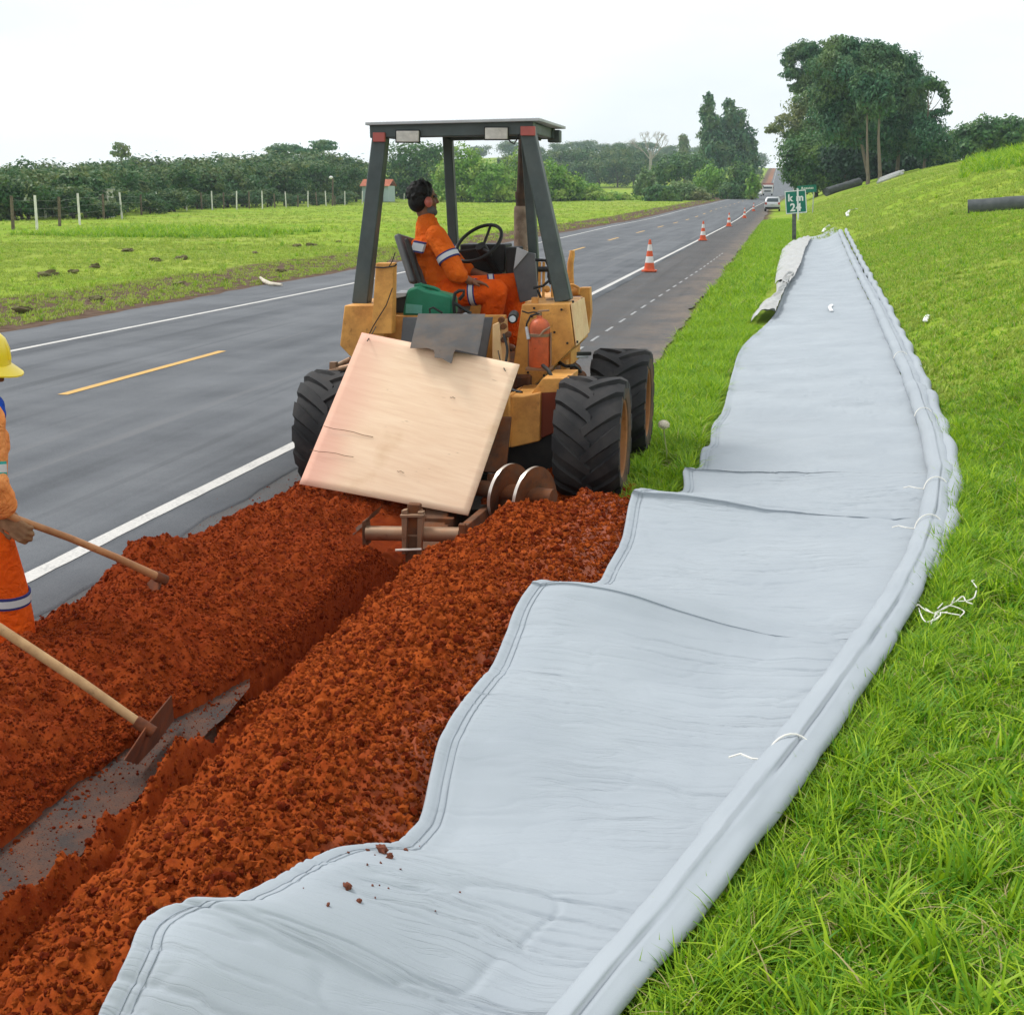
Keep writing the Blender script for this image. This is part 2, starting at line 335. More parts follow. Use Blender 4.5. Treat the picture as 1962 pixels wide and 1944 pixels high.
for s_ in (s1, s2): tag(s_, 'dark rough asphalt shoulder right of the white edge line', 'road shoulder', kind='structure')
def paint(name, col, wear):
    b = NB(name); w = b.ramp(b.noise(45, 5, rough=0.7), 0.50 - wear, 0.62); w2 = b.ramp(b.noise(4, 4), 0.45, 0.75)
    c = b.mix(b.math('MULTIPLY', w, b.math('ADD', b.math('MULTIPLY', w2, 0.6), 0.25)), col, (0.16, 0.165, 0.17))
    return b.done(b.bsdf(c, 0.6, 0, b.bump(b.noise(160, 2), 0.3, 0.004)))
M_white, M_yel, M_thin = paint('white_road_paint', (0.58, 0.56, 0.53), 0.07), paint('yellow_road_paint', (0.62, 0.36, 0.08), 0.02), paint('thin_white_paint', (0.34, 0.34, 0.34), 0.2)
def strip(name, xc, w, ys, m, lab, wob=0.012):
    o = sheet(name, lambda y: xc(y) - w / 2 + fbm(y * 5, y * 0 + w, 51) * wob, lambda y: xc(y) + w / 2 + fbm(y * 5, y * 0 + 9, 52) * wob, ys, 0.0205 if xc(np.array([9.0]))[0] < -3.45 else 0.0045, m, 3)
    return tag(o, lab, 'road marking', kind='structure')
far = np.concatenate([ry[ry > -4]])
xR = lambda y: np.interp(y, [0, 8, 11, 29, 65, 93, 193, 400], [-4.06, -4.03, -3.99, -3.9, -3.72, -3.6, -3.6, -3.6])
xL = lambda y: np.interp(y, [0, 17, 31, 66, 90, 160, 400], [-10.25, -10.19, -9.97, -10.4, -10.9, -11.0, -11.0])
xY = lambda y: np.interp(y, [0, 13, 17, 66, 110, 400], [-7.5, -7.43, -7.38, -7.75, -7.6, -7.4])
strip('white_edge_line', xR, 0.118, far, M_white, 'broad white edge line between the right lane and the shoulder')
strip('white_edge_line', xL, 0.11, far, M_white, 'thin white edge line along the far left side of the road')
y0 = 13.15 - 12.4 * 1
for k in range(22):
    a = y0 + k * 12.4; strip('yellow_centre_dash', xY, 0.115, np.arange(a, a + 4.21, 0.35 if k < 3 else 1.05), M_yel, 'short yellow painted dash of the broken centre line', 0.006)['group'] = 'yellow centre line dashes'
for k in range(24):
    a = 15.2 + k * 1.5; strip('shoulder_mark', lambda y: np.interp(y, [15, 20, 40, 60], [-2.72, -2.65, -2.2, -1.9]), 0.045, np.arange(a, a + 0.75, 0.24), M_thin, 'small faint white dash of the string line on the shoulder', 0.01)['group'] = 'faint marks along the shoulder'

# ------------------------------------------------------------------ dug red soil
def hsoil(X, Y):
    n1 = fbm(X * 1.1, Y * 1.1, 61); n2 = fbm(X * 3.2, Y * 3.2, 62, 3)
    xr = np.interp(Y, [-3, 3.2, 4.2, 4.8, 5.25, 5.6, 9.5], [-2.46, -2.50, -2.43, -2.34, -2.23, -2.16, -2.16]) + fbm(Y * 1.6, Y * 0 + 7, 63) * 0.16
    xl = -3.52 + n1 * 0.35 - 0.12 * (1 - sst(3.5, 5.8, Y))
    A = (0.175 + n1 * 0.18) * (1 - sst(9.0, 9.7, Y)) + 0.05
    wl, wr = np.clip((X - xl) / 0.55, 0, 1), np.clip((xr - X) / np.interp(Y, [0, 4.5, 5.5, 9], [0.75, 0.6, 0.45, 0.42]), 0, 1)
    left = A * np.minimum(np.sin(wl * math.pi / 2), np.maximum(np.sin(wr * math.pi / 2), 0.34 * sst(5.5, 6.8, Y)) * 0.9 + 0.1 * (wr > 0))
    left = np.where((wl <= 0) | (wr <= 0), -0.12, left)
    left = left + 0.17 * np.exp(-(((X + 3.28) / 0.2) ** 2 + ((Y - 6.5) / 0.26) ** 2)) - 0.05 * np.exp(-(((X + 2.95) / 0.16) ** 2 + ((Y - 6.2) / 0.3) ** 2))
    cx = -1.40; d = np.abs(X - cx - 0.05 * n1) / np.where(X < -1.4, 0.68, 0.80)
    right = (0.205 + n1 * 0.12 + 0.08 * (1 - sst(2.6, 4.2, Y))) * np.cos(np.clip(d, 0, 1.25) * math.pi / 2) * (1 - sst(9.5, 10.1, Y)) + 0.015
    right = right - 0.42 * np.exp(-(((X + 1.62) / 0.30) ** 4 + ((Y - 8.72) / 0.40) ** 4))
    right = np.where(X > -0.66, -0.08, right)
    hol = np.exp(-(((X + 2.2) / 0.5) ** 4 + ((Y - 7.98) / 0.5) ** 4)); left = np.where(left > -.05, left - 0.24 * hol, left) - 0.08 * sst(7.6, 8.5, Y); right = right - 0.20 * hol - 0.10 * sst(8.5, 9.1, Y) * sst(-1.5, -1.2, X)
    s = sst(-2.2, -2.08, X); h = left * (1 - s) + right * s
    wslot = np.interp(Y, [-3, 4.9, 5.4, 6.6, 8.8], [0.012, 0.02, 0.05, 0.085, 0.11]); cs = -2.11 + fbm(Y * 1.3, Y * 0, 65) * 0.05
    dep = np.interp(Y, [-3, 4.6, 5.3, 6.5, 8.9, 9.3], [0.06, 0.1, 0.24, 0.42, 0.5, 0.1])
    h = h - dep * (1 - sst(wslot * 0.75, wslot * 1.25 + 0.02, np.abs(X - cs)))
    lip = 0.21 * (1 - sst(4.7, 5.2, Y)) * np.exp(-((X + 2.085 + fbm(Y * 1.3, Y * 0, 66) * 0.10) / 0.035) ** 2) * (0.45 + 1.4 * np.clip(fbm(Y * 2.1, Y * 0 + 4, 67) + 0.2, 0, 0.6))
    lip2 = -0.09 * (1 - sst(4.7, 5.2, Y)) * np.exp(-((X + 2.0 + fbm(Y * 1.3, Y * 0, 66) * 0.10) / 0.03) ** 2)
    body = np.maximum(np.clip((h + 0.02) / 0.08, 0, 1), 0.7 * (np.abs(X + 2.12) < 0.25) * (h > -0.34))
    rough = n2 * 0.10 + (0.5 - worley(X * 8 + n2, Y * 8, 68)) * 0.06 + (0.45 - worley(X * 19, Y * 19, 69)) * 0.036 + fbm(X * 26, Y * 26, 70, 3) * 0.035
    return h + rough * body + lip + lip2
# ------------------------------------------------------------------ grey drainage fabric
b = NB('grey_fabric'); c = b.ramp(b.noise(1.2, 6), 0.3, 0.7, (0.325, 0.36, 0.395), (0.375, 0.412, 0.446))
c = b.mix(b.math('MULTIPLY', b.ramp(b.noise(300, 3), 0.45, 0.7), 0.12), c, (0.26, 0.29, 0.33))
fv = b.n('ShaderNodeCombineXYZ', {'X': b.math('MULTIPLY', b.attr('fu').outputs['Fac'], 1.3), 'Y': b.math('MULTIPLY', b.attr('fa').outputs['Fac'], 15.0)}).outputs[0]
def ridge(sc, w): return b.ramp(b.math('ABSOLUTE', b.math('SUBTRACT', b.n('ShaderNodeTexNoise', {'Vector': fv, 'Scale': sc, 'Detail': 3, 'Roughness': 0.55, 'Distortion': 0.6}).outputs['Fac'], 0.5)), 0.0, w)
hgt = b.math('ADD', b.math('MULTIPLY', ridge(0.8, 0.022), 0.6), b.math('MULTIPLY', ridge(1.6, 0.03), 0.4))
n1 = b.n('ShaderNodeBump', {'Height': hgt, 'Strength': b.math('MULTIPLY', b.ramp(b.noise(1.1, 3), 0.36, 0.66), 0.75), 'Distance': 0.006}).outputs[0]
n2 = b.n('ShaderNodeBump', {'Height': b.noise(240, 3), 'Strength': 0.2, 'Distance': 0.002, 'Normal': n1}).outputs[0]
M_fab = b.done(b.bsdf(c, 0.88, 0, n2, 0.12))
M_fab2 = mat('grey_backing', (0.43, 0.44, 0.44), 0.9, var=0.1, vscale=5, dirt=(0.38, 0.36, 0.32), dirtamt=0.5, bump=0.2)
M_stitch = mat('stitch', (0.30, 0.34, 0.38), 0.9, bump=0)
LK = [(0, 2150, .22), (110, 2030, .24), (180, 1914, .30), (240, 1800, .38), (262, 1740, .41), (300, 1706, .42), (360, 1690, .42), (440, 1690, .38), (520, 1650, .33), (620, 1600, .28), (690, 1588, .24), (745, 1585, .17), (780, 1555, .13), (800, 1520, .13), (815, 1450, .18), (835, 1380, .24), (880, 1310, .26), (930, 1250, .23), (955, 1190, .27), (975, 1140, .33), (1000, 1103, .375), (1020, 1093, .37), (1120, 1098, .13), (1150, 1060, .13), (1175, 1010, .16), (1190, 940, .25), (1207, 921, .29), (1285, 926, .12), (1290, 885, .17), (1298, 881, .185), (1318, 880, .12), (1325, 845, .15), (1340, 836, .12), (1345, 800, .12), (1365, 770, .12), (1383, 700, .12), (1403, 650, .13), (1458, 597, .12), (1480, 548, .12), (1500, 500, .13), (1520, 455, .14), (1527, 450, .12)]
LP = np.array([dz(*p) for p in LK]); 
RK = [(880, 2030), (1000, 1900), (1090, 1800), (1200, 1690), (1380, 1490), (1480, 1370), (1560, 1270), (1640, 1160), (1700, 1060), (1730, 980), (1745, 900), (1730, 820), (1700, 720), (1650, 600), (1600, 500), (1575, 450)]
RP = np.array([dz(x, y, 0.17) for x, y in RK]); RP = np.concatenate([[RP[0] + (RP[0] - RP[1]) * 1.5], RP])
def cat_rom(P, ds):
    P = np.asarray(P, float); P = np.vstack([2 * P[0] - P[1], P, 2 * P[-1] - P[-2]]); out = []
    for i in range(1, len(P) - 2):
        p0, p1, p2, p3 = P[i - 1:i + 3]; n = max(2, int(np.linalg.norm(p2 - p1) / ds(p1)))
        for t in np.linspace(0, 1, n, endpoint=False): out.append(0.5 * ((2 * p1) + (-p0 + p2) * t + (2 * p0 - 5 * p1 + 4 * p2 - p3) * t * t + (-p0 + 3 * p1 - 3 * p2 + p3) * t ** 3))
    out.append(P[-2]); return np.array(out)
LC = cat_rom(LP, lambda p: 0.0065 if p[1] < 6.2 else (0.012 if p[1] < 9.5 else 0.06))
rY = RP[:, 1]
def tube_x(Y): return np.interp(Y, rY, RP[:, 0])
nu = 110; U = np.linspace(0, 1, nu)[None, :]
ym = np.maximum.accumulate(LC[:, 1]); YR = LC[:, 1] + 0.17 * (tube_x(LC[:, 1]) - LC[:, 0]); XRt = tube_x(YR) + 0.03
FXx = LC[:, 0:1] * (1 - U) + XRt[:, None] * U; FYy = LC[:, 1:2] * (1 - U) + YR[:, None] * U
base = np.maximum(zt(FXx, FYy), -0.02) * 1.0; base = np.maximum(base, 0.04) + 0.045
fold = LC[:, 2:3] - 0.10
dec = 1 - sst(0.05, 0.98, U) ** 0.9
arc = np.concatenate([[0], np.cumsum(np.linalg.norm(np.diff(LC, axis=0), axis=1))])[:, None] + 0 * U; wid = (XRt - LC[:, 0])[:, None] * U
FZz = base + fold * dec + (0.035 * fbm(wid * 0.9, arc * 0.9, 80) + 0.085 * fbm(wid * 0.6, arc * 1.7, 78)) * sst(0, 0.15, U)
wx, wa = wid + 0.18 * fbm(wid * 2, arc * 2, 81), arc + 0.16 * fbm(wid * 1.4, arc * 1.1, 82) + 0.10 * fbm(wid * 4, arc * 3, 83)
def crease(fx, fa, seed, p): r = 1 - np.abs(2 * vn(wx * fx, wa * fa, seed) - 1); return np.clip((r - p) / (1 - p), 0, 1) ** 2
mask = np.clip(0.5 + 2.0 * fbm(wid * 1.2, arc * 1.0, 84), 0.1, 1.2)
FZz -= (0.013 * crease(1.1, 10, 85, 0.82) + 0.010 * crease(1.9, 17, 86, 0.82) + 0.007 * crease(4, 8, 87, 0.86)) * mask
FZz += 0.017 * fbm(wx * 1.1, wa * 6, 88, 3) + 0.006 * fbm(wid * 6, arc * 6, 89, 2)
de = wid
FZz -= 0.005 * np.exp(-((de - 0.040) / 0.006) ** 2) + 0.005 * np.exp(-((de - 0.062) / 0.006) ** 2)
FZz += 0.012 * np.exp(-(de / 0.03) ** 2)
def addcol(A, l1, l2): return np.concatenate([l2[:, None], l1[:, None], A], 1)
FXx2 = addcol(FXx, FXx[:, 0] - 0.006, FXx[:, 0] + 0.004); FYy2 = addcol(FYy, FYy[:, 0], FYy[:, 0]); FZ2 = addcol(FZz, FZz[:, 0] - 0.012, FZz[:, 0] - 0.034)
fab = thing('drain_fabric', 'long light grey drainage fabric laid out wavy beside the trench', 'fabric', (0.2, 8, 0.15))
fo = grid_obj('sheet', FXx2, FYy2, FZ2, M_fab, fab, attrs={'fu': addcol(wx, wx[:, 0], wx[:, 0]), 'fa': addcol(wa, wa[:, 0], wa[:, 0])})
st = MB()
for off in (0.040, 0.062):
    for i in range(0, len(LC) - 4, 3):
        if LC[i, 1] > 13: break
        w = max(XRt[i] - LC[i, 0], 0.2); j = np.clip(off / w * (nu - 1), 0, nu - 2); j0 = int(j); t = j - j0
        p = [np.array([A[k, j0] * (1 - t) + A[k, j0 + 1] * t for A in (FXx, FYy, FZz)]) + [0, 0, 0.003] for k in (i, i + 3)]
        if np.linalg.norm(p[1] - p[0]) > 0.004: st.bar(p[0], p[1], 0.0022, 0.002)
st.build('seam_stitching', M_stitch, fab, smooth=0, fixn=False)['kind'] = 'stuff'
sx, sy = np.arange(-4.15, -0.55, 0.0115), np.concatenate([np.arange(-2.5, 1.0, 0.05), np.arange(1.0, 7, 0.0125), np.arange(7, 9.9, 0.017)])
SX, SY = np.meshgrid(sx, sy); SZ = hsoil(SX, SY)
oL = np.argsort(LC[:, 1]); lfx = lambda y: np.interp(y, LC[oL, 1], LC[oL, 0]); lfz = lambda y: np.interp(y, LC[oL, 1], LC[oL, 2])
def soil_top(X, Y): d_ = X - lfx(Y) + 0.03; return np.minimum(hsoil(X, Y), lfz(Y) - 0.055 - np.where(d_ > 0, 0.55, 0.8) * d_ + np.clip(fbm(X * 9, Y * 9, 175), -.3, .3) * 0.05 * (d_ < -.02))
SZ = soil_top(SX, SY)
steep = np.clip(np.abs(np.gradient(SZ, axis=1)) / 0.02, 0, 1); SX0 = SX.copy(); 
fringe = sst(-1.35, -0.95, SX + fbm(SX * 3, SY * 3, 71) * 0.3) * 0.8
def soilmat(name, isl):
    b = NB(name); r = b.n('ShaderNodeNewGeometry').outputs['Random Per Island'] if isl else b.noise(14, 5)
    if isl: r = b.math('ADD', b.math('MULTIPLY', b.n('ShaderNodeObjectInfo').outputs['Random'], 0.6), b.math('MULTIPLY', b.noise(20, 3), 0.4))
    c = b.ramp(r, 0.25, 0.75, (0.135, 0.015, 0.003), (0.47, 0.098, 0.016))
    c = b.mix(b.math('MULTIPLY', b.ramp(b.noise(1.6, 5), 0.42, 0.66), 0.45), c, (0.26, 0.036, 0.006))
    if not isl: c = b.mix(b.math('MULTIPLY', b.attr('damp').outputs['Fac'], 0.5), c, (0.15, 0.018, 0.004))
    if not isl: c = b.mix(b.attr('fringe').outputs['Fac'], c, (0.33, 0.115, 0.075))
    return b.done(b.bsdf(c, 0.95, 0, b.bump(b.noise(90, 5, rough=0.7), 0.7, 0.012), 0.08))
M_soil, M_clod = soilmat('red_soil', False), soilmat('red_clods', True)
so_ = grid_obj('dug_soil', SX, SY, SZ, M_soil, attrs={'fringe': fringe, 'damp': 1 - sst(-2.3, -1.9, SX)}, keep=(SZ[:-1, :-1] > -0.7))
tag(so_, 'red earth thrown up in two ridges along the narrow trench', 'soil', kind='stuff')
def lump(seed, sub=2, m=None):
    from mathutils import noise as N
    r = random.Random(seed); bm = bmesh.new(); sc = Vector((r.uniform(0.8, 1.3), r.uniform(0.7, 1.1), r.uniform(0.6, 0.95)))
    if seed % 2 == 0:       # angular crumb
        for _ in range(16): v = Vector((r.gauss(0, 1), r.gauss(0, 1), r.gauss(0, 1))).normalized() * r.uniform(.75, 1.1); bm.verts.new(v)
        bmesh.ops.convex_hull(bm, input=bm.verts); bmesh.ops.delete(bm, geom=[v for v in bm.verts if not v.link_faces], context='VERTS'); bmesh.ops.subdivide_edges(bm, edges=bm.edges, cuts=1, use_grid_fill=True)
        if sub > 2: bmesh.ops.subdivide_edges(bm, edges=bm.edges, cuts=1, use_grid_fill=True)
    else: bmesh.ops.create_icosphere(bm, subdivisions=sub, radius=1)
    ph = [Vector((r.uniform(-9, 9), r.uniform(-9, 9), r.uniform(-9, 9))) for _ in range(3)]
    for v in bm.verts:
        p = v.co.copy(); q = 1 + 0.5 * N.noise(p * 1.4 + ph[0]) + 0.42 * N.noise(p * 3.6 + ph[1]); v.co = Vector((p.x * sc.x, p.y * sc.y, p.z * sc.z)) * q
    me = bpy.data.meshes.new('clod'); bm.to_mesh(me); bm.free(); me.materials.append(m or M_clod); me.shade_smooth(); me.set_sharp_from_angle(angle=math.radians(32)); return me
cc = bpy.data.collections.new('clod_kinds')
for k in range(6): o = bpy.data.objects.new('clod_kind', lump(k)); cc.objects.link(o)
N = 190000; px = RNG.uniform(-4.0, -0.72, N); py = RNG.uniform(0.9, 9.9, N)
nw = 26000; wy = RNG.uniform(0.9, 8.8, nw); px = np.concatenate([px, np.interp(wy, [-3, 3.2, 4.2, 4.8, 5.25, 5.6, 9.5], [-2.46, -2.50, -2.43, -2.34, -2.23, -2.16, -2.16]) + RNG.normal(0, 0.09, nw)]); py = np.concatenate([py, wy])
nv = 12000; wy = RNG.uniform(5.15, 8.4, nv); px = np.concatenate([px, RNG.uniform(-2.26, -2.12, nv)]); py = np.concatenate([py, wy])
pz = soil_top(px, py); wall = (np.arange(len(px)) >= len(px) - nv)
slot = (np.abs(px + 2.1) < 0.07) & (py > 5.3)
ok = ((pz > 0.012) | ((px > -1.75) & (pz > -0.25)) | (wall & (pz > -0.3))) & (~slot | wall) & (px < lfx(py) - 0.015); ok |= (pz < 0) & (px < -2.16) & (RNG.random(len(px)) < 0.20) & (px > -3.7) & (py < 5.6); ok |= (pz < 0) & (px < -3.4) & (RNG.random(len(px)) < 0.04); px, py, pz = px[ok], py[ok], pz[ok]; wall = wall[ok]; pz = np.where(wall | (px > -1.75), pz, np.maximum(pz, 0.0))
sc = np.clip(RNG.lognormal(-5.38, 0.5, len(px)), 0.003, 0.019) * (1 + 0.35 * sst(-2.0, -1.2, px)) * np.where(px < -2.1, 0.85, 1) * np.where((pz <= 0) & ~wall & (RNG.random(len(px)) < .8), 0.45, 1)
cl2 = bpy.data.collections.new('moist_clod_kinds'); M_clod3 = soilmat('moist_red_clods', True); rp = [n for n in M_clod3.node_tree.nodes if n.type == 'VALTORGB'][0]; rp.color_ramp.elements[0].color = (0.12, 0.012, 0.0025, 1); rp.color_ramp.elements[1].color = (0.36, 0.060, 0.009, 1)
for k in range(6): cl2.objects.link(bpy.data.objects.new('moist_clod_kind', lump(10 + k, 2, M_clod3)))
for sel, co_, lab_ in ((px < -2.08, cl2, 'loose moist dark red crumbs covering the left ridge by the road'), (px >= -2.08, cc, 'loose orange red crumbs covering the right ridge beside the fabric')):
    m3 = sel.sum(); scatter('soil_clods', np.stack([px, py, pz + sc * 0.25], 1)[sel], RNG.uniform(0, 6.28, (m3, 3)), sc[sel], RNG.integers(0, 6, m3), co_, lab_, 'soil crumbs')
# rolled tube edge
TY = np.concatenate([np.arange(1.2, 8, 0.03), np.arange(8, 20, 0.08), np.arange(20, 57, 0.25)])
tr = 0.074 + 0.014 * fbm(TY * 1.3, TY * 0, 91); tX = tube_x(TY) + 0.085; tZ = zt(tX, TY) + 0.082 + 0.02 * fbm(TY * 0.8, TY * 0, 92)
nk = 48; T = np.linspace(0, 2 * math.pi, nk)[None, :]; pinch = np.zeros_like(TY)
TIES = (4.62, 8.05, 9.05, 12.2, 16.5)
for ty in TIES: pinch += np.exp(-((TY - ty) / 0.05) ** 2)
ph = 1.9 + 0.5 * fbm(TY * 0.5, TY * 0, 93); seam = np.exp(-((T - ph[:, None]) / 0.07) ** 2)
step = 0.010 * sst(0, 0.02, TY - 3.92) - 0.010 * sst(5.9, 5.92, TY)
rr = (tr * (1 - 0.10 * pinch) + step)[:, None] * (1 + 0.05 * fbm(TY[:, None] * 3 + 0 * T, np.cos(T) * 1.5 + 5 + 0 * TY[:, None], 94)) - 0.017 * np.exp(-((T - ph[:, None] + 0.75) / 0.055) ** 2) + 0.006 * np.exp(-((T - ph[:, None] + 0.58) / 0.08) ** 2) + (0.030 + 0.05 * fbm(TY * 1.7, TY * 0, 97))[:, None] * np.exp(-((T - 0.35) / 0.40) ** 2) - 0.030 * np.exp(-((T - 5.75) / 0.35) ** 2)
rr += 0.012 * fbm(TY[:, None] * 10 + 0 * T, T * 2 + 0 * TY[:, None], 95)
tangX = np.gradient(tX, TY); nn = np.hypot(1, tangX)
lat = rr * np.cos(T); TXg = tX[:, None] + lat / nn[:, None]; TYg = TY[:, None] - lat * (tangX / nn)[:, None]; TZg = tZ[:, None] + rr * np.sin(T) * 0.92
grid_obj('rolled_edge', TXg, TYg, TZg, M_fab, fab)
# second scalloped fold outside the tube
FY = np.concatenate([np.arange(6.9, 20, 0.05), np.arange(20, 56, 0.2)]); ph2 = np.cumsum(np.gradient(FY) * (2 * math.pi / (0.7 + 0.05 * FY))) + 2 * fbm(FY * 0.6, FY * 0, 96)
amp = sst(6.9, 8.5, FY); fx = tube_x(FY) + 0.175 + (0.020 + 0.010 * np.sin(ph2)) * amp + 0.002 * (FY - 8); fr = 0.040 + 0.02 * amp + 0.005 * np.sin(ph2 * 1.5 + 1) * amp
fz = zt(fx, FY) + 0.055 + 0.010 * np.sin(ph2 + 0.6) * amp
T2 = np.linspace(0, 2 * math.pi, 14)[None, :]
grid_obj('scalloped_fold', fx[:, None] + fr[:, None] * np.cos(T2), FY[:, None] + 0 * T2, fz[:, None] + fr[:, None] * np.sin(T2) * 1.2, M_fab, fab)
M_cord = mat('white_cord', (0.78, 0.76, 0.70), 0.8, var=0.08, bump=0)
for q, ty in enumerate(TIES):
    i = int(np.argmin(np.abs(TY - ty))); m_ = MB(); P_ = []
    for k in range(15):
        t = -0.35 + 3.4 * k / 14; r_ = tr[i] * 0.96 + 0.012 + 0.012 * (k == 0); P_.append((tX[i] + r_ * math.cos(t), TY[i] + 0.05 * math.sin(t * 1.3) - 0.03, tZ[i] + r_ * math.sin(t) * 0.95))
    m_.tube(P_, 0.004, 6)
    if q < 3:
        e = np.array(P_[-1]); m_.tube([e, e + [-0.05, -0.02, 0.01], e + [-0.09, 0.01, 0.012], e + [-0.13, -0.02, 0.008]], 0.004, 5)
    m_.build('tie_cord', M_cord, fab)
# grey cloth folded out on the left far end
def cloth(name, pts_l, pts_r, z0, seed):
    Lc = cat_rom(np.array([dz(x, y, z0) for x, y in pts_l]), lambda p: 0.25); Rc = cat_rom(np.array([dz(x, y, z0) for x, y in pts_r]), lambda p: 0.25)
    n = 90; t = np.linspace(0, 1, n); res = lambda A: np.stack([np.interp(t, np.linspace(0, 1, len(A)), A[:, k]) for k in range(3)], 1)
    A, B = res(Lc), res(Rc); u = np.linspace(0, 1, 20)[None, :, None]; G = A[:, None] * (1 - u) + B[:, None] * u
    G[..., 2] = np.maximum(zt(G[..., 0], G[..., 1]), 0) + 0.16 + 0.06 * fbm(t[:, None] * 14 + 0 * u[..., 0], u[..., 0] * 2 + 0 * t[:, None], seed) + 0.09 * np.abs(fbm(t[:, None] * 30 + 0 * u[..., 0], u[..., 0] * 1.5 + 0 * t[:, None], seed + 5)) * 2 + 0.07 * np.abs(np.sin(t[:, None] * 34 + 2.5 * u[..., 0])) * sst(0.1, 0.5, u[..., 0]) * (1 - 0.5 * u[..., 0]) - 0.08 * np.clip(1 - u[..., 0] * 6, 0, 1)
    grid_obj(name, G[..., 0], G[..., 1], G[..., 2], M_fab2, fab)
cloth('folded_flap', [(1462, 535), (1468, 500), (1482, 465), (1515, 452)], [(1486, 548), (1508, 512), (1518, 480), (1530, 456)], 0.14, 101)
cloth('folded_flap', [(1416, 602), (1432, 580), (1462, 560), (1465, 535)], [(1462, 597), (1472, 575), (1482, 552), (1500, 520)], 0.14, 102)
# ------------------------------------------------------------------ grass
M_grass = leafmat('grass_blade', (0.055, 0.23, 0.006), (0.47, 0.64, 0.024), 0.40, 2.5, (0.075, 0.29, 0.014))
M_turf = leafmat('turf_blade', (0.17, 0.29, 0.022), (0.44, 0.54, 0.08), 0.4, 0.5, (0.42, 0.43, 0.12))
M_dry = leafmat('dry_blade', (0.42, 0.34, 0.14), (0.6, 0.52, 0.28), 0.3)
def tuft(seed, nb, rad, h0, h1, w, lean, seg=4, dryp=0.04, m0=None):
    r = random.Random(seed); vs, fs, mi = [], [], []
    for _ in range(nb):
        a, d = r.uniform(0, 6.28), rad * math.sqrt(r.random()); x, y = math.cos(a) * d, math.sin(a) * d
        az = r.uniform(0, 6.28); h = r.uniform(h0, h1); ln = r.uniform(*lean); ww = w * r.uniform(0.6, 1.3); tw = r.uniform(-0.6, 0.6)
        dx, dy = math.cos(az), math.sin(az); o = len(vs)
        for k in range(seg + 1):
            t = k / seg; bend = ln * t ** 1.6; hz = h * t * (1 - 0.42 * ln * t); wd = ww * (1 - t) ** 0.6 if k < seg else 0
            cx, cy = x + dx * h * bend, y + dy * h * bend; ang = az + math.pi / 2 + tw * t; sx_, sy_ = math.cos(ang) * wd / 2, math.sin(ang) * wd / 2
            if k < seg: vs += [(cx - sx_, cy - sy_, hz), (cx + sx_, cy + sy_, hz)]
            else: vs.append((cx, cy, hz))
        for k in range(seg - 1): fs.append((o + 2 * k, o + 2 * k + 1, o + 2 * k + 3, o + 2 * k + 2))
        fs.append((o + 2 * seg - 2, o + 2 * seg - 1, o + 2 * seg)); mi += [1 if r.random() < dryp else 0] * seg
    me = bpy.data.meshes.new('tuft'); me.from_pydata(vs, [], fs); me.materials.append(m0 or M_grass); me.materials.append(M_dry); me.polygons.foreach_set('material_index', mi); me.shade_smooth(); return me
tufts = bpy.data.collections.new('tuft_kinds')
for k in range(5): tufts.objects.link(bpy.data.objects.new('a_short_tuft', tuft(k, 17, 0.055, 0.03, 0.078, 0.0092, (0.5, 1.35))))
for k in range(3): tufts.objects.link(bpy.data.objects.new('b_long_tuft', tuft(20 + k, 15, 0.045, 0.07, 0.17, 0.0095, (0.4, 1.2))))
for k in range(2): tufts.objects.link(bpy.data.objects.new('c_dry_tuft', tuft(30 + k, 10, 0.05, 0.04, 0.11, 0.004, (0.6, 1.4), 4, 0.75)))
for k in range(2): tufts.objects.link(bpy.data.objects.new('d_coarse_tuft', tuft(40 + k, 14, 0.09, 0.03, 0.075, 0.016, (0.3, 1.0), 3, 0.06, M_turf)))
def kinds(n, p): return RNG.choice(12, n, p=np.array(p) / sum(p))
MID = [2, 2, 2, 2, 2, .3, .3, .3, .7, .7, 5, 5]; SHORT = [5, 5, 5, 5, 5, 1, 1, 1, 1.0, 1.0, 0, 0]; LONG = [1, 1, 1, 1, 1, 4, 4, 4, 0.7, 0.7, 0, 0]; COARSE = [0, 0, 0, 0, 0, .25, .25, .25, .6, .6, 9, 9]
def patch(name, n, y0, y1, xl, xr, p, s0, s1, label, power=1.0, drop=0.0):
    y = y0 + (y1 - y0) * RNG.random(n) ** power; a, c = xl(y), xr(y); x = a + (c - a) * RNG.random(n); kp = (RNG.random(n) < np.clip((c - a) / np.max(c - a), 0, 1)) & (c > a)
    bare = fbm(x * 0.8, y * 0.8, 201) + 0.35 * fbm(x * 3, y * 3, 202); kp &= (RNG.random(n) > sst(0.16, 0.34, bare) * 0.85) & (np.hypot((x + 0.79) / 0.13, (y - 10.3) / 0.32) > 1)
    x, y = x[kp], y[kp]; n = len(x); sc = RNG.uniform(s0, s1, n) * (1 + 0.9 * fbm(x * 1.3, y * 1.3, 203))
    rot = np.stack([RNG.normal(0, 0.18, n), RNG.normal(0, 0.18, n), RNG.uniform(0, 6.28, n)], 1)
    scatter(name, np.stack([x, y, zt(x, y) - drop], 1), rot, sc, kinds(n, p), tufts, label, 'grass')
tub = lambda y: tube_x(np.clip(y, 1.2, 57)) + 0.17
patch('grass', 62000, 1.6, 13, tub, lambda y: np.maximum(0.19 * y + 3.0, tub(y) + 0.3), SHORT, 0.7, 1.25, 'short green lawn grass in the foreground right of the fabric', 1.15)
patch('grass', 3800, 1.6, 12, lambda y: tub(y) + 0.02, lambda y: tub(y) + 0.22, LONG, 0.7, 1.15, 'long grass fringe leaning out along the rolled fabric edge')
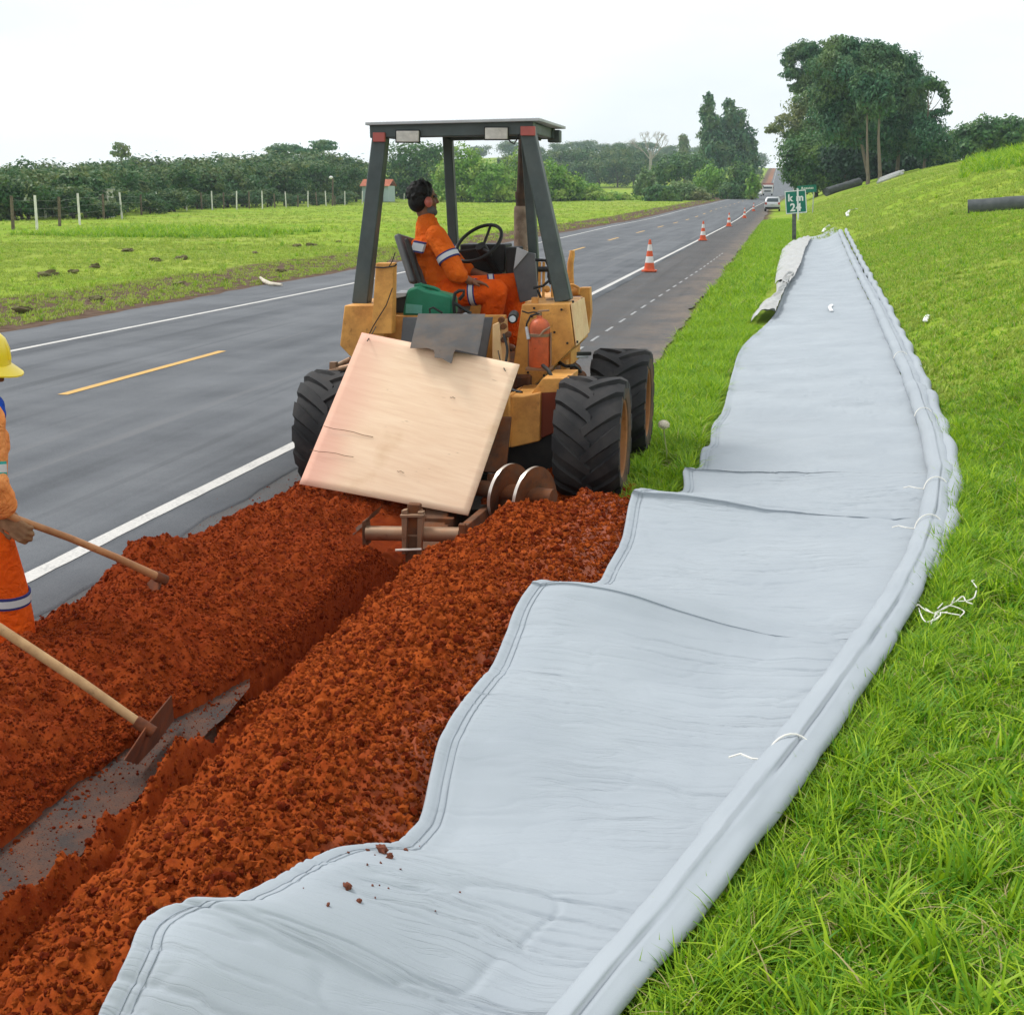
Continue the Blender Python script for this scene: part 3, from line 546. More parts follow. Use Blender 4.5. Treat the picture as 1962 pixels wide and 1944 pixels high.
patch('grass', 36000, 12, 46, lambda y: tub(y) + 0.1, lambda y: 0.19 * y + 3.5, MID, 0.85, 1.35, 'mown grass of the bank beyond the foreground', 1.3)
patch('grass', 26000, 44, 140, lambda y: np.where(y < 58, tub(y) + 0.3, 0.3 + 0.01 * y), lambda y: 0.19 * y + 4, COARSE, 1.1, 2.0, 'grass on the far bank below the tall trees', 1.4)
lf = lambda y: np.interp(y, LP[:, 1], LP[:, 0])
patch('grass', 16000, 8.95, 24, lambda y: np.where(y < 12.4, -1.02, -1.40), lambda y: np.where(y < 21.5, np.minimum(lf(y) - 0.07, -0.25), lf(y) - 0.36), LONG, 0.75, 1.35, 'long grass strip between the shoulder and the fabric', 1.2)
patch('grass', 9000, 24, 110, lambda y: -1.45 + 0 * y, lambda y: np.where(y < 60, lf(y) - 0.36 - 0.002 * (y - 24), 0.8), LONG, 1.0, 1.8, 'far end of the grass strip beside the shoulder', 1.4)
patch('grass', 420, 6.0, 8.4, lambda y: -1.02 + 0 * y, lambda y: lf(y) - 0.02, LONG, 0.8, 1.3, 'grass blades poking up between the soil and the fabric')
lx = lambda y: -12.0 - road_shift(y) * -1
patch('grass', 30000, 14, 55, lambda y: -12.6 - 0.62 * y, lambda y: -12.25 + 0 * y, COARSE, 0.8, 1.5, 'rough green grass verge on the left beyond the road', 1.2)
patch('grass', 30000, 50, 260, lambda y: -12 - 0.52 * y, lambda y: -12.6 + road_shift(y), COARSE, 1.3, 2.6, 'far left grass field running to the fence', 1.5)
# a patch of taller yellow green grass in the left field
patch('tall_grass', 1500, 64, 75, lambda y: -38 + 2.5 * np.sin(y), lambda y: -27 + 2 * np.sin(y * 1.7), LONG, 2.2, 4.2, 'taller yellowish grass clump in the left field')
patch('tall_grass', 5500, 64, 112, lambda y: 0.112 * y + 0.5 + np.abs(RNG.normal(0, 2.0, len(y))), lambda y: 0.19 * y + 8, LONG, 3.0, 6.0, 'tall grass along the crest of the right bank', 1.0)

# ------------------------------------------------------------------ the trencher
M_body = mat('trencher_yellow', (0.70, 0.345, 0.085), 0.5, var=0.10, vscale=4, dirt=(0.26, 0.09, 0.03), dirtamt=0.55, dscale=5, bump=0.1, bscale=40)
M_pale = mat('faded_yellow', (0.78, 0.54, 0.28), 0.5, var=0.08, vscale=4, dirt=(0.55, 0.22, 0.12), dirtamt=0.35, dscale=9, bump=0.05)
M_post = mat('dark_green_steel', (0.045, 0.062, 0.062), 0.45, var=0.15, vscale=8, dirt=(0.11, 0.12, 0.11), dirtamt=0.35, bump=0.08, spec=0.5)
M_grey = mat('gunmetal', (0.10, 0.105, 0.115), 0.5, var=0.12, vscale=7, dirt=(0.18, 0.17, 0.16), dirtamt=0.4, bump=0.08)
M_lgrey = mat('light_grey_metal', (0.42, 0.43, 0.45), 0.5, var=0.1, bump=0.05)
M_black = mat('black_plastic', (0.014, 0.015, 0.016), 0.5, var=0.2, dirt=(0.06, 0.05, 0.04), dirtamt=0.3, bump=0.05)
M_rub = mat('rubber', (0.022, 0.022, 0.024), 0.7, var=0.2, vscale=5, dirt=(0.075, 0.065, 0.058), dirtamt=0.4, dscale=5, bump=0.25, bscale=70)
M_side = mat('muddy_sidewall', (0.085, 0.062, 0.042), 0.85, var=0.25, vscale=8, dirt=(0.20, 0.10, 0.05), dirtamt=0.6, dscale=4, bump=0.2)
M_rim = mat('rusty_rim', (0.36, 0.15, 0.045), 0.6, var=0.2, dirt=(0.12, 0.05, 0.02), dirtamt=0.6, bump=0.1)
M_rust = mat('earthy_steel', (0.115, 0.055, 0.030), 0.7, 0.2, var=0.3, vscale=9, dirt=(0.24, 0.075, 0.022), dirtamt=0.8, dscale=6, bump=0.3)
M_worn = mat('worn_steel', (0.30, 0.20, 0.13), 0.45, 0.5, var=0.2, vscale=6, dirt=(0.26, 0.10, 0.04), dirtamt=0.6, bump=0.1)
M_edge = mat('polished_edge', (0.70, 0.62, 0.55), 0.3, 0.6, var=0.1, bump=0)
M_red = mat('red_reflector', (0.42, 0.10, 0.085), 0.35, var=0.12, bump=0)
M_lens = mat('lamp_lens', (0.55, 0.52, 0.47), 0.25, var=0.15, vscale=20, dirt=(0.30, 0.27, 0.23), dirtamt=0.5, bump=0.1, spec=0.6)
M_exh = mat('sooty_pipe', (0.055, 0.040, 0.033), 0.8, var=0.3, dirt=(0.14, 0.07, 0.04), dirtamt=0.6, bump=0.2)
M_muf = mat('rusty_muffler', (0.34, 0.25, 0.19), 0.75, var=0.2, vscale=5, dirt=(0.10, 0.055, 0.035), dirtamt=0.9, dscale=3.5, bump=0.15)
M_dred = mat('dark_red_panel', (0.20, 0.035, 0.012), 0.6, var=0.2, dirt=(0.07, 0.02, 0.01), dirtamt=0.5, bump=0.1)  # dark red base with darker noise patches
TC = (-2.22, 10.55, 0)
TR = thing('trencher', 'yellow four wheel trencher with open canopy digging the roadside trench', 'trencher', TC)
def poly(pts, Y): return [atY(x, y, Y) for x, y in pts]
def pbox(mb, x0, y0, x1, y1, Y, depth, mi=0): return mb.prism(poly([(x0, y0), (x1, y0), (x1, y1), (x0, y1)], Y), (0, depth, 0), mi)
# wheels
def wheel(cx, cy, r, w, sgn):
    wh = bpy.data.objects.new('wheel', None); COL.objects.link(wh); wh.parent = TR; WLOC[wh.name] = TC
    t = MB(); h = w / 2; O = (cx, cy, r)
    prof = [(r * 0.60, -h * 0.80), (r * 0.66, -h * 0.95), (r * 0.80, -h * 1.0), (r * 0.885, -h * 0.97), (r * 0.925, -h * 0.80), (r * 0.945, -h * 0.4), (r * 0.95, 0)]
    prof = prof + [(a, -b_) for a, b_ in prof[-2::-1]]
    t.lathe(prof[:4], O, (1, 0, 0), 44, 1); t.lathe(prof[3:-3], O, (1, 0, 0), 44, 0); t.lathe(prof[-4:], O, (1, 0, 0), 44, 1)
    nl = 14
    for s in (-1, 1):
        for k in range(nl):
            a0 = 2 * math.pi * (k + (0.5 if s > 0 else 0)) / nl; rows = []
            for j in range(7):
                q = j / 6; x = s * (-0.03 + q * (h * 1.0 + 0.03)); th = a0 - 0.52 * q ** 0.9 * 1.0
                rin = r * (0.93 if q < 0.8 else 0.93 - 0.10 * (q - 0.8) * 5); ro = r * (1.0 if q < 0.85 else 1.0 - 0.055 * (q - 0.85) / 0.15)
                hw = (0.034 + 0.020 * q) / r; rows.append([(x, th - hw * 1.35, rin), (x, th - hw, ro), (x, th + hw, ro), (x, th + hw * 1.35, rin)])
            vs = [(cx + x, cy + math.cos(th) * rr_, r + math.sin(th) * rr_) for row in rows for x, th, rr_ in row]; fs = []
            for j in range(6):
                for e in range(3): fs.append((j * 4 + e, j * 4 + e + 1, j * 4 + 5 + e, j * 4 + 4 + e))
            fs += [(0, 1, 2, 3), (27, 26, 25, 24)]; t.add(vs, fs, 0)
    t.build('tyre', [M_rub, M_side], wh, smooth=30)
    m_ = MB(); m_.lathe([(r * 0.63, -h * 0.9), (r * 0.60, -h * 0.86), (r * 0.57, -h * 0.6), (r * 0.55, h * 0.2), (r * 0.57, h * 0.6), (r * 0.60, h * 0.88), (r * 0.63, h * 0.92)], O, (1, 0, 0), 36)
    m_.lathe([(0.0, sgn * h * 0.30), (r * 0.2, sgn * h * 0.32), (r * 0.36, sgn * h * 0.12), (r * 0.56, sgn * h * 0.15)], O, (1, 0, 0), 36)
    for k in range(8): a = k * math.pi / 4; p = Vector((cx + sgn * h * 0.28, cy + math.cos(a) * r * 0.25, r + math.sin(a) * r * 0.25)); m_.cyl(p, p + Vector((sgn * 0.03, 0, 0)), 0.014, n=6)
    m_.build('rim', M_rim, wh, smooth=35)
wheel(-1.235, 9.34, 0.43, 0.46, 1); wheel(-3.085, 9.34, 0.43, 0.46, -1); wheel(-1.225, 11.02, 0.435, 0.46, 1); wheel(-3.085, 11.02, 0.435, 0.46, -1)
for Y in (9.5, 11.02): MB().cyl((-3.0, Y, 0.42), (-1.4, Y, 0.42), 0.07).blob((-2.22, Y, 0.42), (0.18, 0.16, 0.17)).build('axle', M_rust, TR)
# chassis and panels
MB().box((-2.25, 11.0, 0.62), (0.95, 2.4, 0.34)).box((-2.25, 9.75, 0.55), (0.75, 0.3, 0.5)).build('chassis', M_rust, TR, 0.015)
MB().box((-2.2, 10.55, 0.34), (1.44, 2.4, 0.40)).build('underside_shade', M_black, TR, 0.02)  # added black block, stands in for the shadow under the machine
MB().prism(poly([(1000, 583), (1091, 582), (1101, 663), (1003, 758), (975, 758)], 9.9), (0, 0.72, 0)).build('fender_box', M_body, TR, 0.008)
p = poly([(1091.6, 583), (1101.6, 663)], 9.895); o_ = Vector((0.004, 0.012, 0))
MB().prism([Vector(p[0]) + o_, Vector(p[0]) + o_ + Vector((0, .69, 0)), Vector(p[1]) + o_ + Vector((0, .69, 0.035)), Vector(p[1]) + o_ + Vector((0, 0, 0))], (0.006, 0, 0)).build('side_panel', M_pale, TR, 0.002)
MB().prism(poly([(660, 585), (737, 585), (737, 705), (692, 705), (651, 662)], 9.9), (0, 0.72, 0)).build('fender_box', M_body, TR, 0.008)
MB().prism(poly([(735, 604), (968, 604), (972, 770), (735, 740)], 9.98), (0, 0.06, 0)).build('rear_panel', M_body, TR, 0.006)
MB().prism(poly([(772, 608), (944, 608), (930, 690), (765, 690)], 9.80), (0, 0.02, 0)).build('dark_plate', M_grey, TR, 0.003)
MB().prism(poly([(944, 622), (957, 617), (963, 700), (943, 700)], 9.66), (0, 0.3, 0)).build('hinge_bracket', M_pale, TR, 0.004)
m_ = MB(); m_.prism(poly([(975, 759), (1003, 759), (1035, 752), (1034, 845), (978, 858), (968, 800)], 9.24), (0, 0.6, 0)); m_.prism(poly([(953, 770), (976, 758), (977, 858), (950, 843)], 9.18), (0, 0.5, 0)); m_.build('rear_frame', M_body, TR, 0.008)
MB().prism(poly([(1018, 753), (1078, 748), (1078, 822), (1032, 842), (1020, 820)], 9.30), (0, 0.5, 0)).build('red_panel', M_dred, TR, 0.006)
MB().prism(poly([(1040, 725), (1088, 725), (1086, 750), (1018, 754)], 9.3), (0, 0.5, 0)).build('step_plate', M_body, TR, 0.003)
m_ = MB(); pbox(m_, 1060, 668, 1094, 700, 10.3, 0.5); pbox(m_, 1074, 690, 1086, 716, 10.2, 0.15); m_.build('side_bracket', M_body, TR, 0.004)
m_ = MB(); a, c = atY(1094, 678, 10.55), atY(1128, 677, 10.9); m_.bar(a, c, 0.05, 0.03); m_.build('black_rail', M_black, TR, 0.003)
m_ = MB(); a, c = atY(1094, 684, 10.5), atY(1126, 683, 10.85); m_.cyl(a, c, 0.010); m_.build('white_rail', M_lgrey, TR)
m_ = MB()
for x, y, r_ in ((1084, 715, .06), (1098, 708, .07), (1110, 720, .06), (1094, 728, .05), (1075, 722, .04)): m_.blob(atY(x, y, 10.7), (r_, r_, r_ * 0.8))
m_.tube([atY(1078, 700, 10.5), atY(1090, 712, 10.55), atY(1108, 704, 10.6)], 0.018); m_.build('engine_fittings', M_rust, TR)
m_ = MB(); pbox(m_, 612, 742, 631, 778, 9.3, 0.2); pbox(m_, 616, 776, 628, 792, 9.32, 0.12); pbox(m_, 631, 745, 646, 775, 9.4, 0.2); m_.build('valve_bracket', M_body, TR, 0.005)
m_ = MB(); m_.tube([atY(x, y, 9.36) for x, y in ((621, 740), (622, 722), (634, 712), (655, 706), (680, 700))], 0.022); m_.tube([atY(x, y, 9.42) for x, y in ((640, 738), (641, 726), (655, 722), (675, 718))], 0.02); pbox(m_, 631, 694, 643, 708, 9.35, 0.05); m_.tube([atY(x, y, 9.4) for x, y in ((640, 703), (652, 698), (672, 688))], 0.02); m_.build('hydraulic_pipes', M_worn, TR)
m_ = MB(); m_.prism(poly([(720, 504), (753, 504), (751, 640), (711, 640)], 9.74), (0, 0.11, 0)); m_.build('column', M_body, TR, 0.006)
m_ = MB(); m_.tube([atY(x, y, 9.72) for x, y in ((718, 512), (735, 513), (756, 510), (760, 506))], 0.006, 6); m_.tube([atY(x, y, 9.72) for x, y in ((744, 513), (752, 500), (757, 484))], 0.004, 6); m_.tube([atY(x, y, 9.70) for x, y in ((752, 552), (740, 585), (715, 625), (703, 650))], 0.004, 6); m_.build('wire', M_black, TR)
for x, y in ((1373, 180), (1357, 238), (1512, 345), (1330, 620), (1215, 470), (1200, 560), (1560, 190), (1600, 420), (1440, 640)):
    q = Vector(atY(x * .2795 + 640, y * .2795 + 540, 9.895)); MB().cyl(q, q - Vector((0, .012, 0)), .009, n=6).build('bolt', M_black, TR, smooth=0)
for x, y in ((1096, 578), (1118, 640), (1113, 573), (1104, 655)):
    q = Vector(atY(x, y, 9.93 if x < 1106 else 10.5)); MB().cyl(q, q + Vector((.015, 0, 0)), .010, n=6).build('bolt', M_black, TR, smooth=0)
for pts_, r_ in ((((1040, 700, 9.6), (1052, 712, 9.5), (1060, 735, 9.45), (1052, 752, 9.4)), .014), (((1066, 690, 10.0), (1085, 702, 9.9), (1100, 700, 9.9), (1112, 712, 10.1)), .013), (((985, 700, 9.55), (975, 722, 9.5), (980, 745, 9.45), (1000, 752, 9.4)), .012), (((965, 640, 9.6), (972, 670, 9.55), (968, 700, 9.5)), .010)):
    MB().tube(cat_rom([tuple(atY(x, y, Y)) for x, y, Y in pts_], lambda p: .02), r_, 8).build('hydraulic_hose', M_black, TR)
for x, y in ((962, 612), (967, 650), (975, 640), (966, 625)): q = Vector(atY(x, y, 9.7)); MB().cyl(q, q - Vector((0, .05, 0)), .022, n=10).build('fitting', M_rust, TR, 0.003)
m_ = MB(); m_.tube([atY(x, y, 9.86) for x, y in ((1000, 596), (1012, 600), (1022, 598), (1036, 600))], .006, 6); m_.build('control_cable', M_black, TR)
# canopy
m_ = [((693, 582), (730, 262), 10.15, 0.125, 0.11), ((1081, 577), (1010, 245), 10.15, 0.125, 0.11), ((872, 520), (858, 258), 11.45, 0.08, 0.08), ((1026, 540), (1008, 256), 11.45, 0.08, 0.08)]
for a, c, Y, w0, w1 in m_: MB().bar(atY(*a, Y), atY(*c, Y), w0, w0, up=(0, 1, 0), w1=w1, h1=w1).build('canopy_post', M_post, TR, 0.01)
m_ = MB(); m_.bar(atY(712, 251.5, 10.15), atY(1024, 245, 10.15), 0.11, 0.105); m_.bar(atY(858, 259, 11.45), atY(1062, 256, 11.45), 0.08, 0.09)
m_.bar(atY(722, 251, 10.2), atY(792, 262, 11.5), 0.08, 0.08); m_.bar(atY(1016, 246, 10.2), atY(1050, 256, 11.5), 0.08, 0.08); m_.build('canopy_frame', M_post, TR, 0.008)
za = atY(712, 240, 10.05); zb = atY(1026, 232, 10.05)
MB().prism([za + [-.05, 0, .0], zb + [.03, 0, 0], atY(1084, 247.5, 11.65), atY(792, 254, 11.65)], (0, 0, 0.022)).build('canopy_roof', M_lgrey, TR, 0.004)
for x0, y0, x1, y1 in ((759, 251, 802, 272), (929, 245, 972, 267)):
    o = MB(); pbox(o, x0 - 2, y0 - 2, x1 + 2, y1 + 2, 10.07, 0.03); lo = o.build('work_lamp', M_black, TR, 0.006); lo.location = (0, 0, 0)
    o = MB(); pbox(o, x0, y0, x1, y1, 10.055, 0.02); o.build('lens', M_lens, lo, 0.004) if False else None
    o2 = MB(); pbox(o2, x0, y0, x1, y1, 10.055, 0.02); WLOC[lo.name] = TC; o2.build('lens', M_lens, lo, 0.004)
for q in ((714, 254, 737, 272), (997, 242, 1025, 260)): o = MB(); pbox(o, *q, 10.07, 0.03); o.build('red_reflector', M_red, TR, 0.004)
o = MB(); pbox(o, 1049, 249, 1072, 273, 11.45, 0.12); pbox(o, 1031, 250, 1036, 270, 11.4, 0.04); o.build('front_lamp', M_post, TR, 0.008)
o = MB(); o.tube([atY(x, y, 10.1) for x, y in ((971, 262), (978, 272), (985, 276), (990, 268), (994, 258))], 0.006, 6); o.build('lamp_cable', M_black, TR)
for x, y in ((718, 239), (780, 238), (950, 234), (1004, 231), (1018, 231)): q = atY(x, y, 10.12); MB().cyl(q - [0, 0, .02], q + [0, 0, .015], .008, n=6).build('roof_bolt', M_black, TR)
# exhaust
a = atY(1003, 258, 11.9); c = atY(999, 395, 11.9); d_ = atY(999, 490, 11.9)
MB().tube([a, a.copy() * .4 + c * .6, c], [0.043, 0.043, 0.05], 18).tube([c + [0, 0, .12], c + [0, 0, .06]], 0.055, 18).build('exhaust_pipe', M_exh, TR)
MB().lathe([(0.0, 0), (0.066, 0), (0.068, 0.01), (0.066, 0.02), (0.066, c[2] - d_[2] - .02), (0.060, c[2] - d_[2]), (0.045, c[2] - d_[2])], d_, (0, 0, 1), 20).build('muffler', M_muf, TR)
# hood, dash, seat, controls
MB().box((-2.25, 12.0, 0.98), (0.72, 1.15, 0.46)).build('engine_hood', M_body, TR, 0.02)
m_ = MB(); pbox(m_, 881, 468, 968, 521, 11.15, 0.3); pbox(m_, 890, 520, 962, 575, 11.12, 0.25); pbox(m_, 969, 474, 990, 526, 11.0, 0.3); m_.build('dashboard', M_black, TR, 0.012)
m_ = MB(); pbox(m_, 900, 517, 913, 536, 11.1, 0.02); m_.build('white_label', mat('label_white', (.7, .7, .68), .5, bump=0), TR, 0.001)
C = Vector(atY(917, 466, 10.95)); n_ = Vector((-0.33, -0.60, 0.73)).normalized(); X_ = n_.cross(Vector((0, 0, 1))).normalized(); Y_ = n_.cross(X_)
ring = [C + X_ * (0.208 * math.cos(t)) + Y_ * (0.208 * math.sin(t)) for t in np.linspace(0, 2 * math.pi, 40, endpoint=False)]
sw = MB().tube(ring, 0.0145, 10, closed=True).build('steering_wheel', M_black, TR)
WLOC[sw.name] = TC; h_ = C - n_ * 0.06
for t in (0.55, 2.65, 4.7): MB().tube([h_, C + X_ * (0.11 * math.cos(t)) + Y_ * (0.11 * math.sin(t)) - n_ * .03, C + X_ * (0.203 * math.cos(t)) + Y_ * (0.203 * math.sin(t))], 0.011, 8).build('spoke', M_black, sw)
MB().cyl(h_ + n_ * .03, h_ - n_ * .1, .045).cyl(h_, h_ - n_ * .45, .026).build('hub', M_black, sw)
m_ = MB(); m_.prism(poly([(990, 480), (1011, 484), (1025, 486), (1030, 572), (996, 580), (983, 518)], 10.85), (0, 0.05, 0)); m_.build('side_shield', M_grey, TR, 0.006)
m_ = MB(); m_.prism(poly([(990, 473.5), (1012, 483), (984, 516)], 10.83), (0, 0.02, 0)); m_.build('shield_top', M_lgrey, TR, 0.002)
m_ = MB(); m_.bar(atY(783, 456, 10.72), atY(813, 548, 10.6), 0.055, 0.40, up=(0.2, 1, 0)); m_.build('seat_back', M_grey, TR, 0.02)
m_ = MB(); m_.bar(atY(779, 458, 10.50), atY(809, 552, 10.40), 0.035, 0.05, up=(0, 1, 0)); m_.build('seat_frame', M_black, TR, 0.01)
SP = atY(838, 588, 10.75); m_ = MB(); m_.box((SP[0], SP[1], SP[2] - .0), (0.46, 0.46, 0.11)); m_.build('seat_cushion', M_grey, TR, 0.035); MB().box((SP[0], SP[1], SP[2] - .2), (0.34, 0.36, 0.3)).build('seat_base', M_black, TR, 0.01)
m_ = MB(); pbox(m_, 752, 566, 780, 600, 10.0, 0.2); m_.build('battery_box', M_black, TR, 0.008); m_ = MB(); m_.prism(poly([(752, 561), (779, 561), (777, 568), (752, 573)], 9.98), (0, 0.24, 0)); m_.build('battery_lid', M_lgrey, TR, 0.003)
m_ = MB(); m_.tube([atY(x, y, 9.95) for x, y in ((871, 600), (869, 580), (872, 562), (880, 557), (889, 557), (888, 565), (880, 574))], 0.013, 8); m_.tube([atY(x, y, 9.95) for x, y in ((870, 580), (885, 590), (903, 601))], 0.013, 8); m_.tube([atY(x, y, 9.9) for x, y in ((824, 600), (823, 592), (830, 589), (848, 600))], 0.008, 8); m_.build('lever', M_black, TR)
m_ = MB(); q = Vector(atY(982, 611, 9.72)); m_.cyl(q + Vector((-.01, 0.12, .02)), q, 0.036, n=20); cap = m_.build('filter_canister', M_black, TR, 0.005); WLOC[cap.name] = TC
MB().cyl(q, q - Vector((0, .004, 0)), 0.024, n=20).build('round_label', mat('pale_label', (.55, .6, .65), .5, bump=0), cap)
m_ = MB()
m_.tube([atY(x, y, 10.6) for x, y in ((1026, 498), (1046, 499), (1052, 512), (1051, 530), (1056, 545))], 0.012, 8)
m_.tube([atY(x, y, 10.6) for x, y in ((1031, 516), (1057, 516))], 0.021, 8); m_.tube([atY(x, y, 10.6) for x, y in ((1022, 552), (1040, 548), (1052, 538))], 0.010, 8); m_.tube([atY(x, y, 10.55) for x, y in ((1030, 555), (1038, 575), (1034, 585))], 0.010, 8); m_.build('hydraulic_hose', M_black, TR)
m_ = MB()
for x in (1034, 1042, 1059): m_.cyl(atY(x, 502, 10.7), atY(x - 1, 572, 10.7), 0.011)
m_.blob(atY(1048, 554, 10.6), (.028, .028, .028)); m_.build('control_rods', M_body, TR)
m_ = MB(); m_.cyl(atY(1047, 580, 10.25), atY(1062, 578, 10.25), 0.03); m_.build('filler_cap', M_worn, TR, 0.003); m_ = MB(); pbox(m_, 1018, 570, 1030, 584, 10.0, 0.05); m_.build('lug_plate', M_body, TR, 0.003)
m_ = MB(); m_.tube([atY(x, y, 12.3) for x, y in ((1095, 555), (1093, 530), (1093, 505), (1096, 488), (1097, 480))], [.03, .03, .029, .027, .02], 10); m_.build('loader_lever', M_body, TR)
m_ = MB(); m_.tube([atY(x, y, 12.2) for x, y in ((1084, 546), (1098, 546), (1108, 551), (1110, 565))], 0.014, 8); m_.cyl(atY(1086, 560, 12.3), atY(1128, 558, 12.3), 0.04); m_.prism(poly([(1112, 551), (1130, 551), (1132, 600), (1126, 640), (1112, 640)], 12.2), (0, 0.12, 0)); m_.build('front_frame', M_body, TR, 0.006)
# digging boom, cross bar, auger
m_ = MB(); m_.bar((-2.2, 9.7, 0.50), (-2.14, 7.95, -0.40), 0.16, 0.30); m_.build('digging_boom', M_rust, TR, 0.01)
m_ = MB()
for k in range(14):
    t = k / 13; q = Vector((-2.2, 9.7, 0.50)).lerp(Vector((-2.14, 7.95, -0.40)), t) + Vector((0, -0.06, 0.12)); m_.box(q, (0.26, 0.05, 0.06)); m_.box(q + Vector((0.1 * (-1) ** k, 0, .04)), (0.04, 0.04, 0.08))
m_.build('digging_chain', M_rust, TR, 0.004)
YB = 7.9; a = atY(703, 1021, YB); c = atY(881, 1024, YB)
MB().cyl(a, c, 0.046, n=20).build('cross_bar', M_worn, TR)
m_ = MB(); m_.prism(poly([(693, 1000), (700, 996), (703, 1046), (694, 1044)], YB - .02), (0, 0.1, 0)); m_.prism(poly([(700, 996), (706, 990), (712, 983), (704, 1000)], YB), (0, .25, 0)); m_.build('end_plate', M_rust, TR, 0.004)
e = atY(880, 1006, YB - .05); f_ = atY(930, 965, 8.75)
m_ = MB(); m_.prism([e, atY(884, 1034, YB - .05), atY(932, 988, 8.75), f_], (0.05, 0.02, 0)); m_.prism(poly([(878, 1004), (890, 1006), (890, 1036), (880, 1036)], YB - .06), (0, .05, 0)); m_.build('side_arm', M_rust, TR, 0.005)
yb = YB - 0.075
m_ = MB(); m_.prism(poly([(769, 978), (780, 976), (778, 1062), (770, 1062)], yb), (0, .05, 0)); m_.prism(poly([(800, 980), (811, 981), (806, 1062), (798, 1062)], yb), (0, .05, 0)); m_.prism(poly([(766, 986), (812, 986), (812, 992), (766, 992)], yb - .01), (0, .04, 0)); m_.build('clamp', M_worn, TR, 0.004)
m_ = MB(); m_.prism(poly([(780, 965), (804, 968), (799, 1058), (778, 1056)], yb + .03), (0, .06, 0)); m_.prism(poly([(777, 1056), (799, 1056), (795, 1150), (772, 1150)], yb + .03), (0, .07, 0)); m_.build('shoe_leg', M_rust, TR, 0.006)
MB().cyl(atY(758, 1054, yb - .01), atY(808, 1052, yb - .01), 0.009, n=8).build('clamp_bolt', M_edge, TR)
m_ = MB()
for k in range(4): q = Vector((-2.75 + 0.26 * k, 8.75 + 0.04 * k, 0.25)); m_.prism([q, q + Vector((.2, 0, 0)), q + Vector((.2, 0.2, .35)), q + Vector((0, .2, .35))], (0, .03, 0))
m_.build('rear_skirt', M_rust, TR, 0.005)
AX = Vector((-2.085, 8.765, 0.175)); m_ = MB(); m_.cyl(AX, AX + Vector((0.705, -0.257, 0.0)), 0.055, n=18)
aug = m_.build('auger', M_rust, TR); WLOC[aug.name] = TC
ad = Vector((0.94, -0.342, 0.0)).normalized(); au = Vector((0, 0, 1)); av = ad.cross(au); vs, fs, mi = [], [], []; NT = 150
for i in range(NT + 1):
    t = i / NT; th = -2 * math.pi * (0.23 + 0.49 * t - 0.41) / 0.188; base_ = AX + ad * (0.23 + 0.49 * t); dr = au * math.cos(th) + av * math.sin(th)
    R_ = 0.19 * (1 if t < 0.93 else 1 - (t - .93) * 4) * (0.55 + 0.45 * min(1, t * 6))
    vs += [base_ + dr * 0.04, base_ + dr * R_, base_ + dr * R_ + ad * 0.022, base_ + dr * 0.04 + ad * 0.022]
    if i:
        o = (i - 1) * 4; fs += [(o, o + 1, o + 5, o + 4), (o + 1, o + 2, o + 6, o + 5), (o + 2, o + 3, o + 7, o + 6)]; mi += [0, 1, 0]
fl = MB(); fl.add(vs, fs); fl.mi = mi; fl.build('flight', [M_rust, M_edge], aug, smooth=40)
# rubber flap hung over the back
top = [atY(x * .2795 + 640, y * .2795 + 540, 9.35) for x, y in ((575, 222), (1035, 225))]
low = [(1000, 430, 9.0), (985, 500, 8.93), (835, 465, 8.93), (820, 490, 8.91), (805, 560, 8.86), (780, 550, 8.86), (740, 525, 8.87), (690, 520, 8.88), (685, 470, 8.91), (640, 455, 8.92), (520, 455, 8.92)]
MB().prism(top + [atY(x * .2795 + 640, y * .2795 + 540, Y) for x, y, Y in low], (0, 0.014, 0.004)).build('rubber_flap', mat('black_rubber_sheet', (0.075, 0.072, 0.072), 0.7, var=0.18, vscale=5, dirt=(0.17, 0.12, 0.085), dirtamt=0.6, dscale=4, bump=0.2), TR, 0.002)
# things carried on the machine
b = NB('plywood'); v = b.co((1.2, 1, 14))
c = b.ramp(b.noise(2.2, 8, v, 0.65), 0.30, 0.70, (0.80, 0.555, 0.375), (0.92, 0.70, 0.50))
c = b.mix(b.math('MULTIPLY', b.ramp(b.noise(3.0, 6), 0.62, 0.78), 0.4), c, (0.55, 0.32, 0.14))
c = b.mix(b.math('MULTIPLY', b.ramp(b.noise(10, 4, b.co((1, 1, 6))), 0.70, 0.76), 0.6), c, (0.25, 0.13, 0.06))
c = b.mix(b.math('MULTIPLY', b.attr('edge').outputs['Fac'], 0.65), c, (0.74, 0.33, 0.27))
M_ply = b.done(b.bsdf(c, 0.7, 0, b.bump(b.noise(4, 6, b.co((1, 1, 40))), 0.25, 0.002)))
TL, TRr, BR, BL = atY(692, 634, 9.06), atY(991, 701, 8.98), atY(899, 992, 8.46), atY(579, 925, 8.52)
TRr = TRr; nrm_ = np.cross(TRr - TL, BL - TL); nrm_ /= np.linalg.norm(nrm_); nrm_ *= -1 if nrm_[1] > 0 else 1
org = Vector((TL + BR) / 2); xa = Vector(TRr - TL).normalized(); za_ = Vector(TL - BL).normalized(); ya = xa.cross(za_).normalized()
n_ = 24; bw, bh = [], []
U_, V_ = np.meshgrid(np.linspace(0, 1, n_), np.linspace(0, 1, n_)); Q = ((1 - V_)[..., None] * ((1 - U_)[..., None] * TL + U_[..., None] * TRr) + V_[..., None] * ((1 - U_)[..., None] * BL + U_[..., None] * BR))
Q = Q + nrm_ * (0.02 * np.sin(U_ * math.pi) * np.sin(V_ * math.pi * 0.9))[..., None]
M3 = np.array([xa, ya, za_]); loc = (Q - np.array(org)) @ M3.T
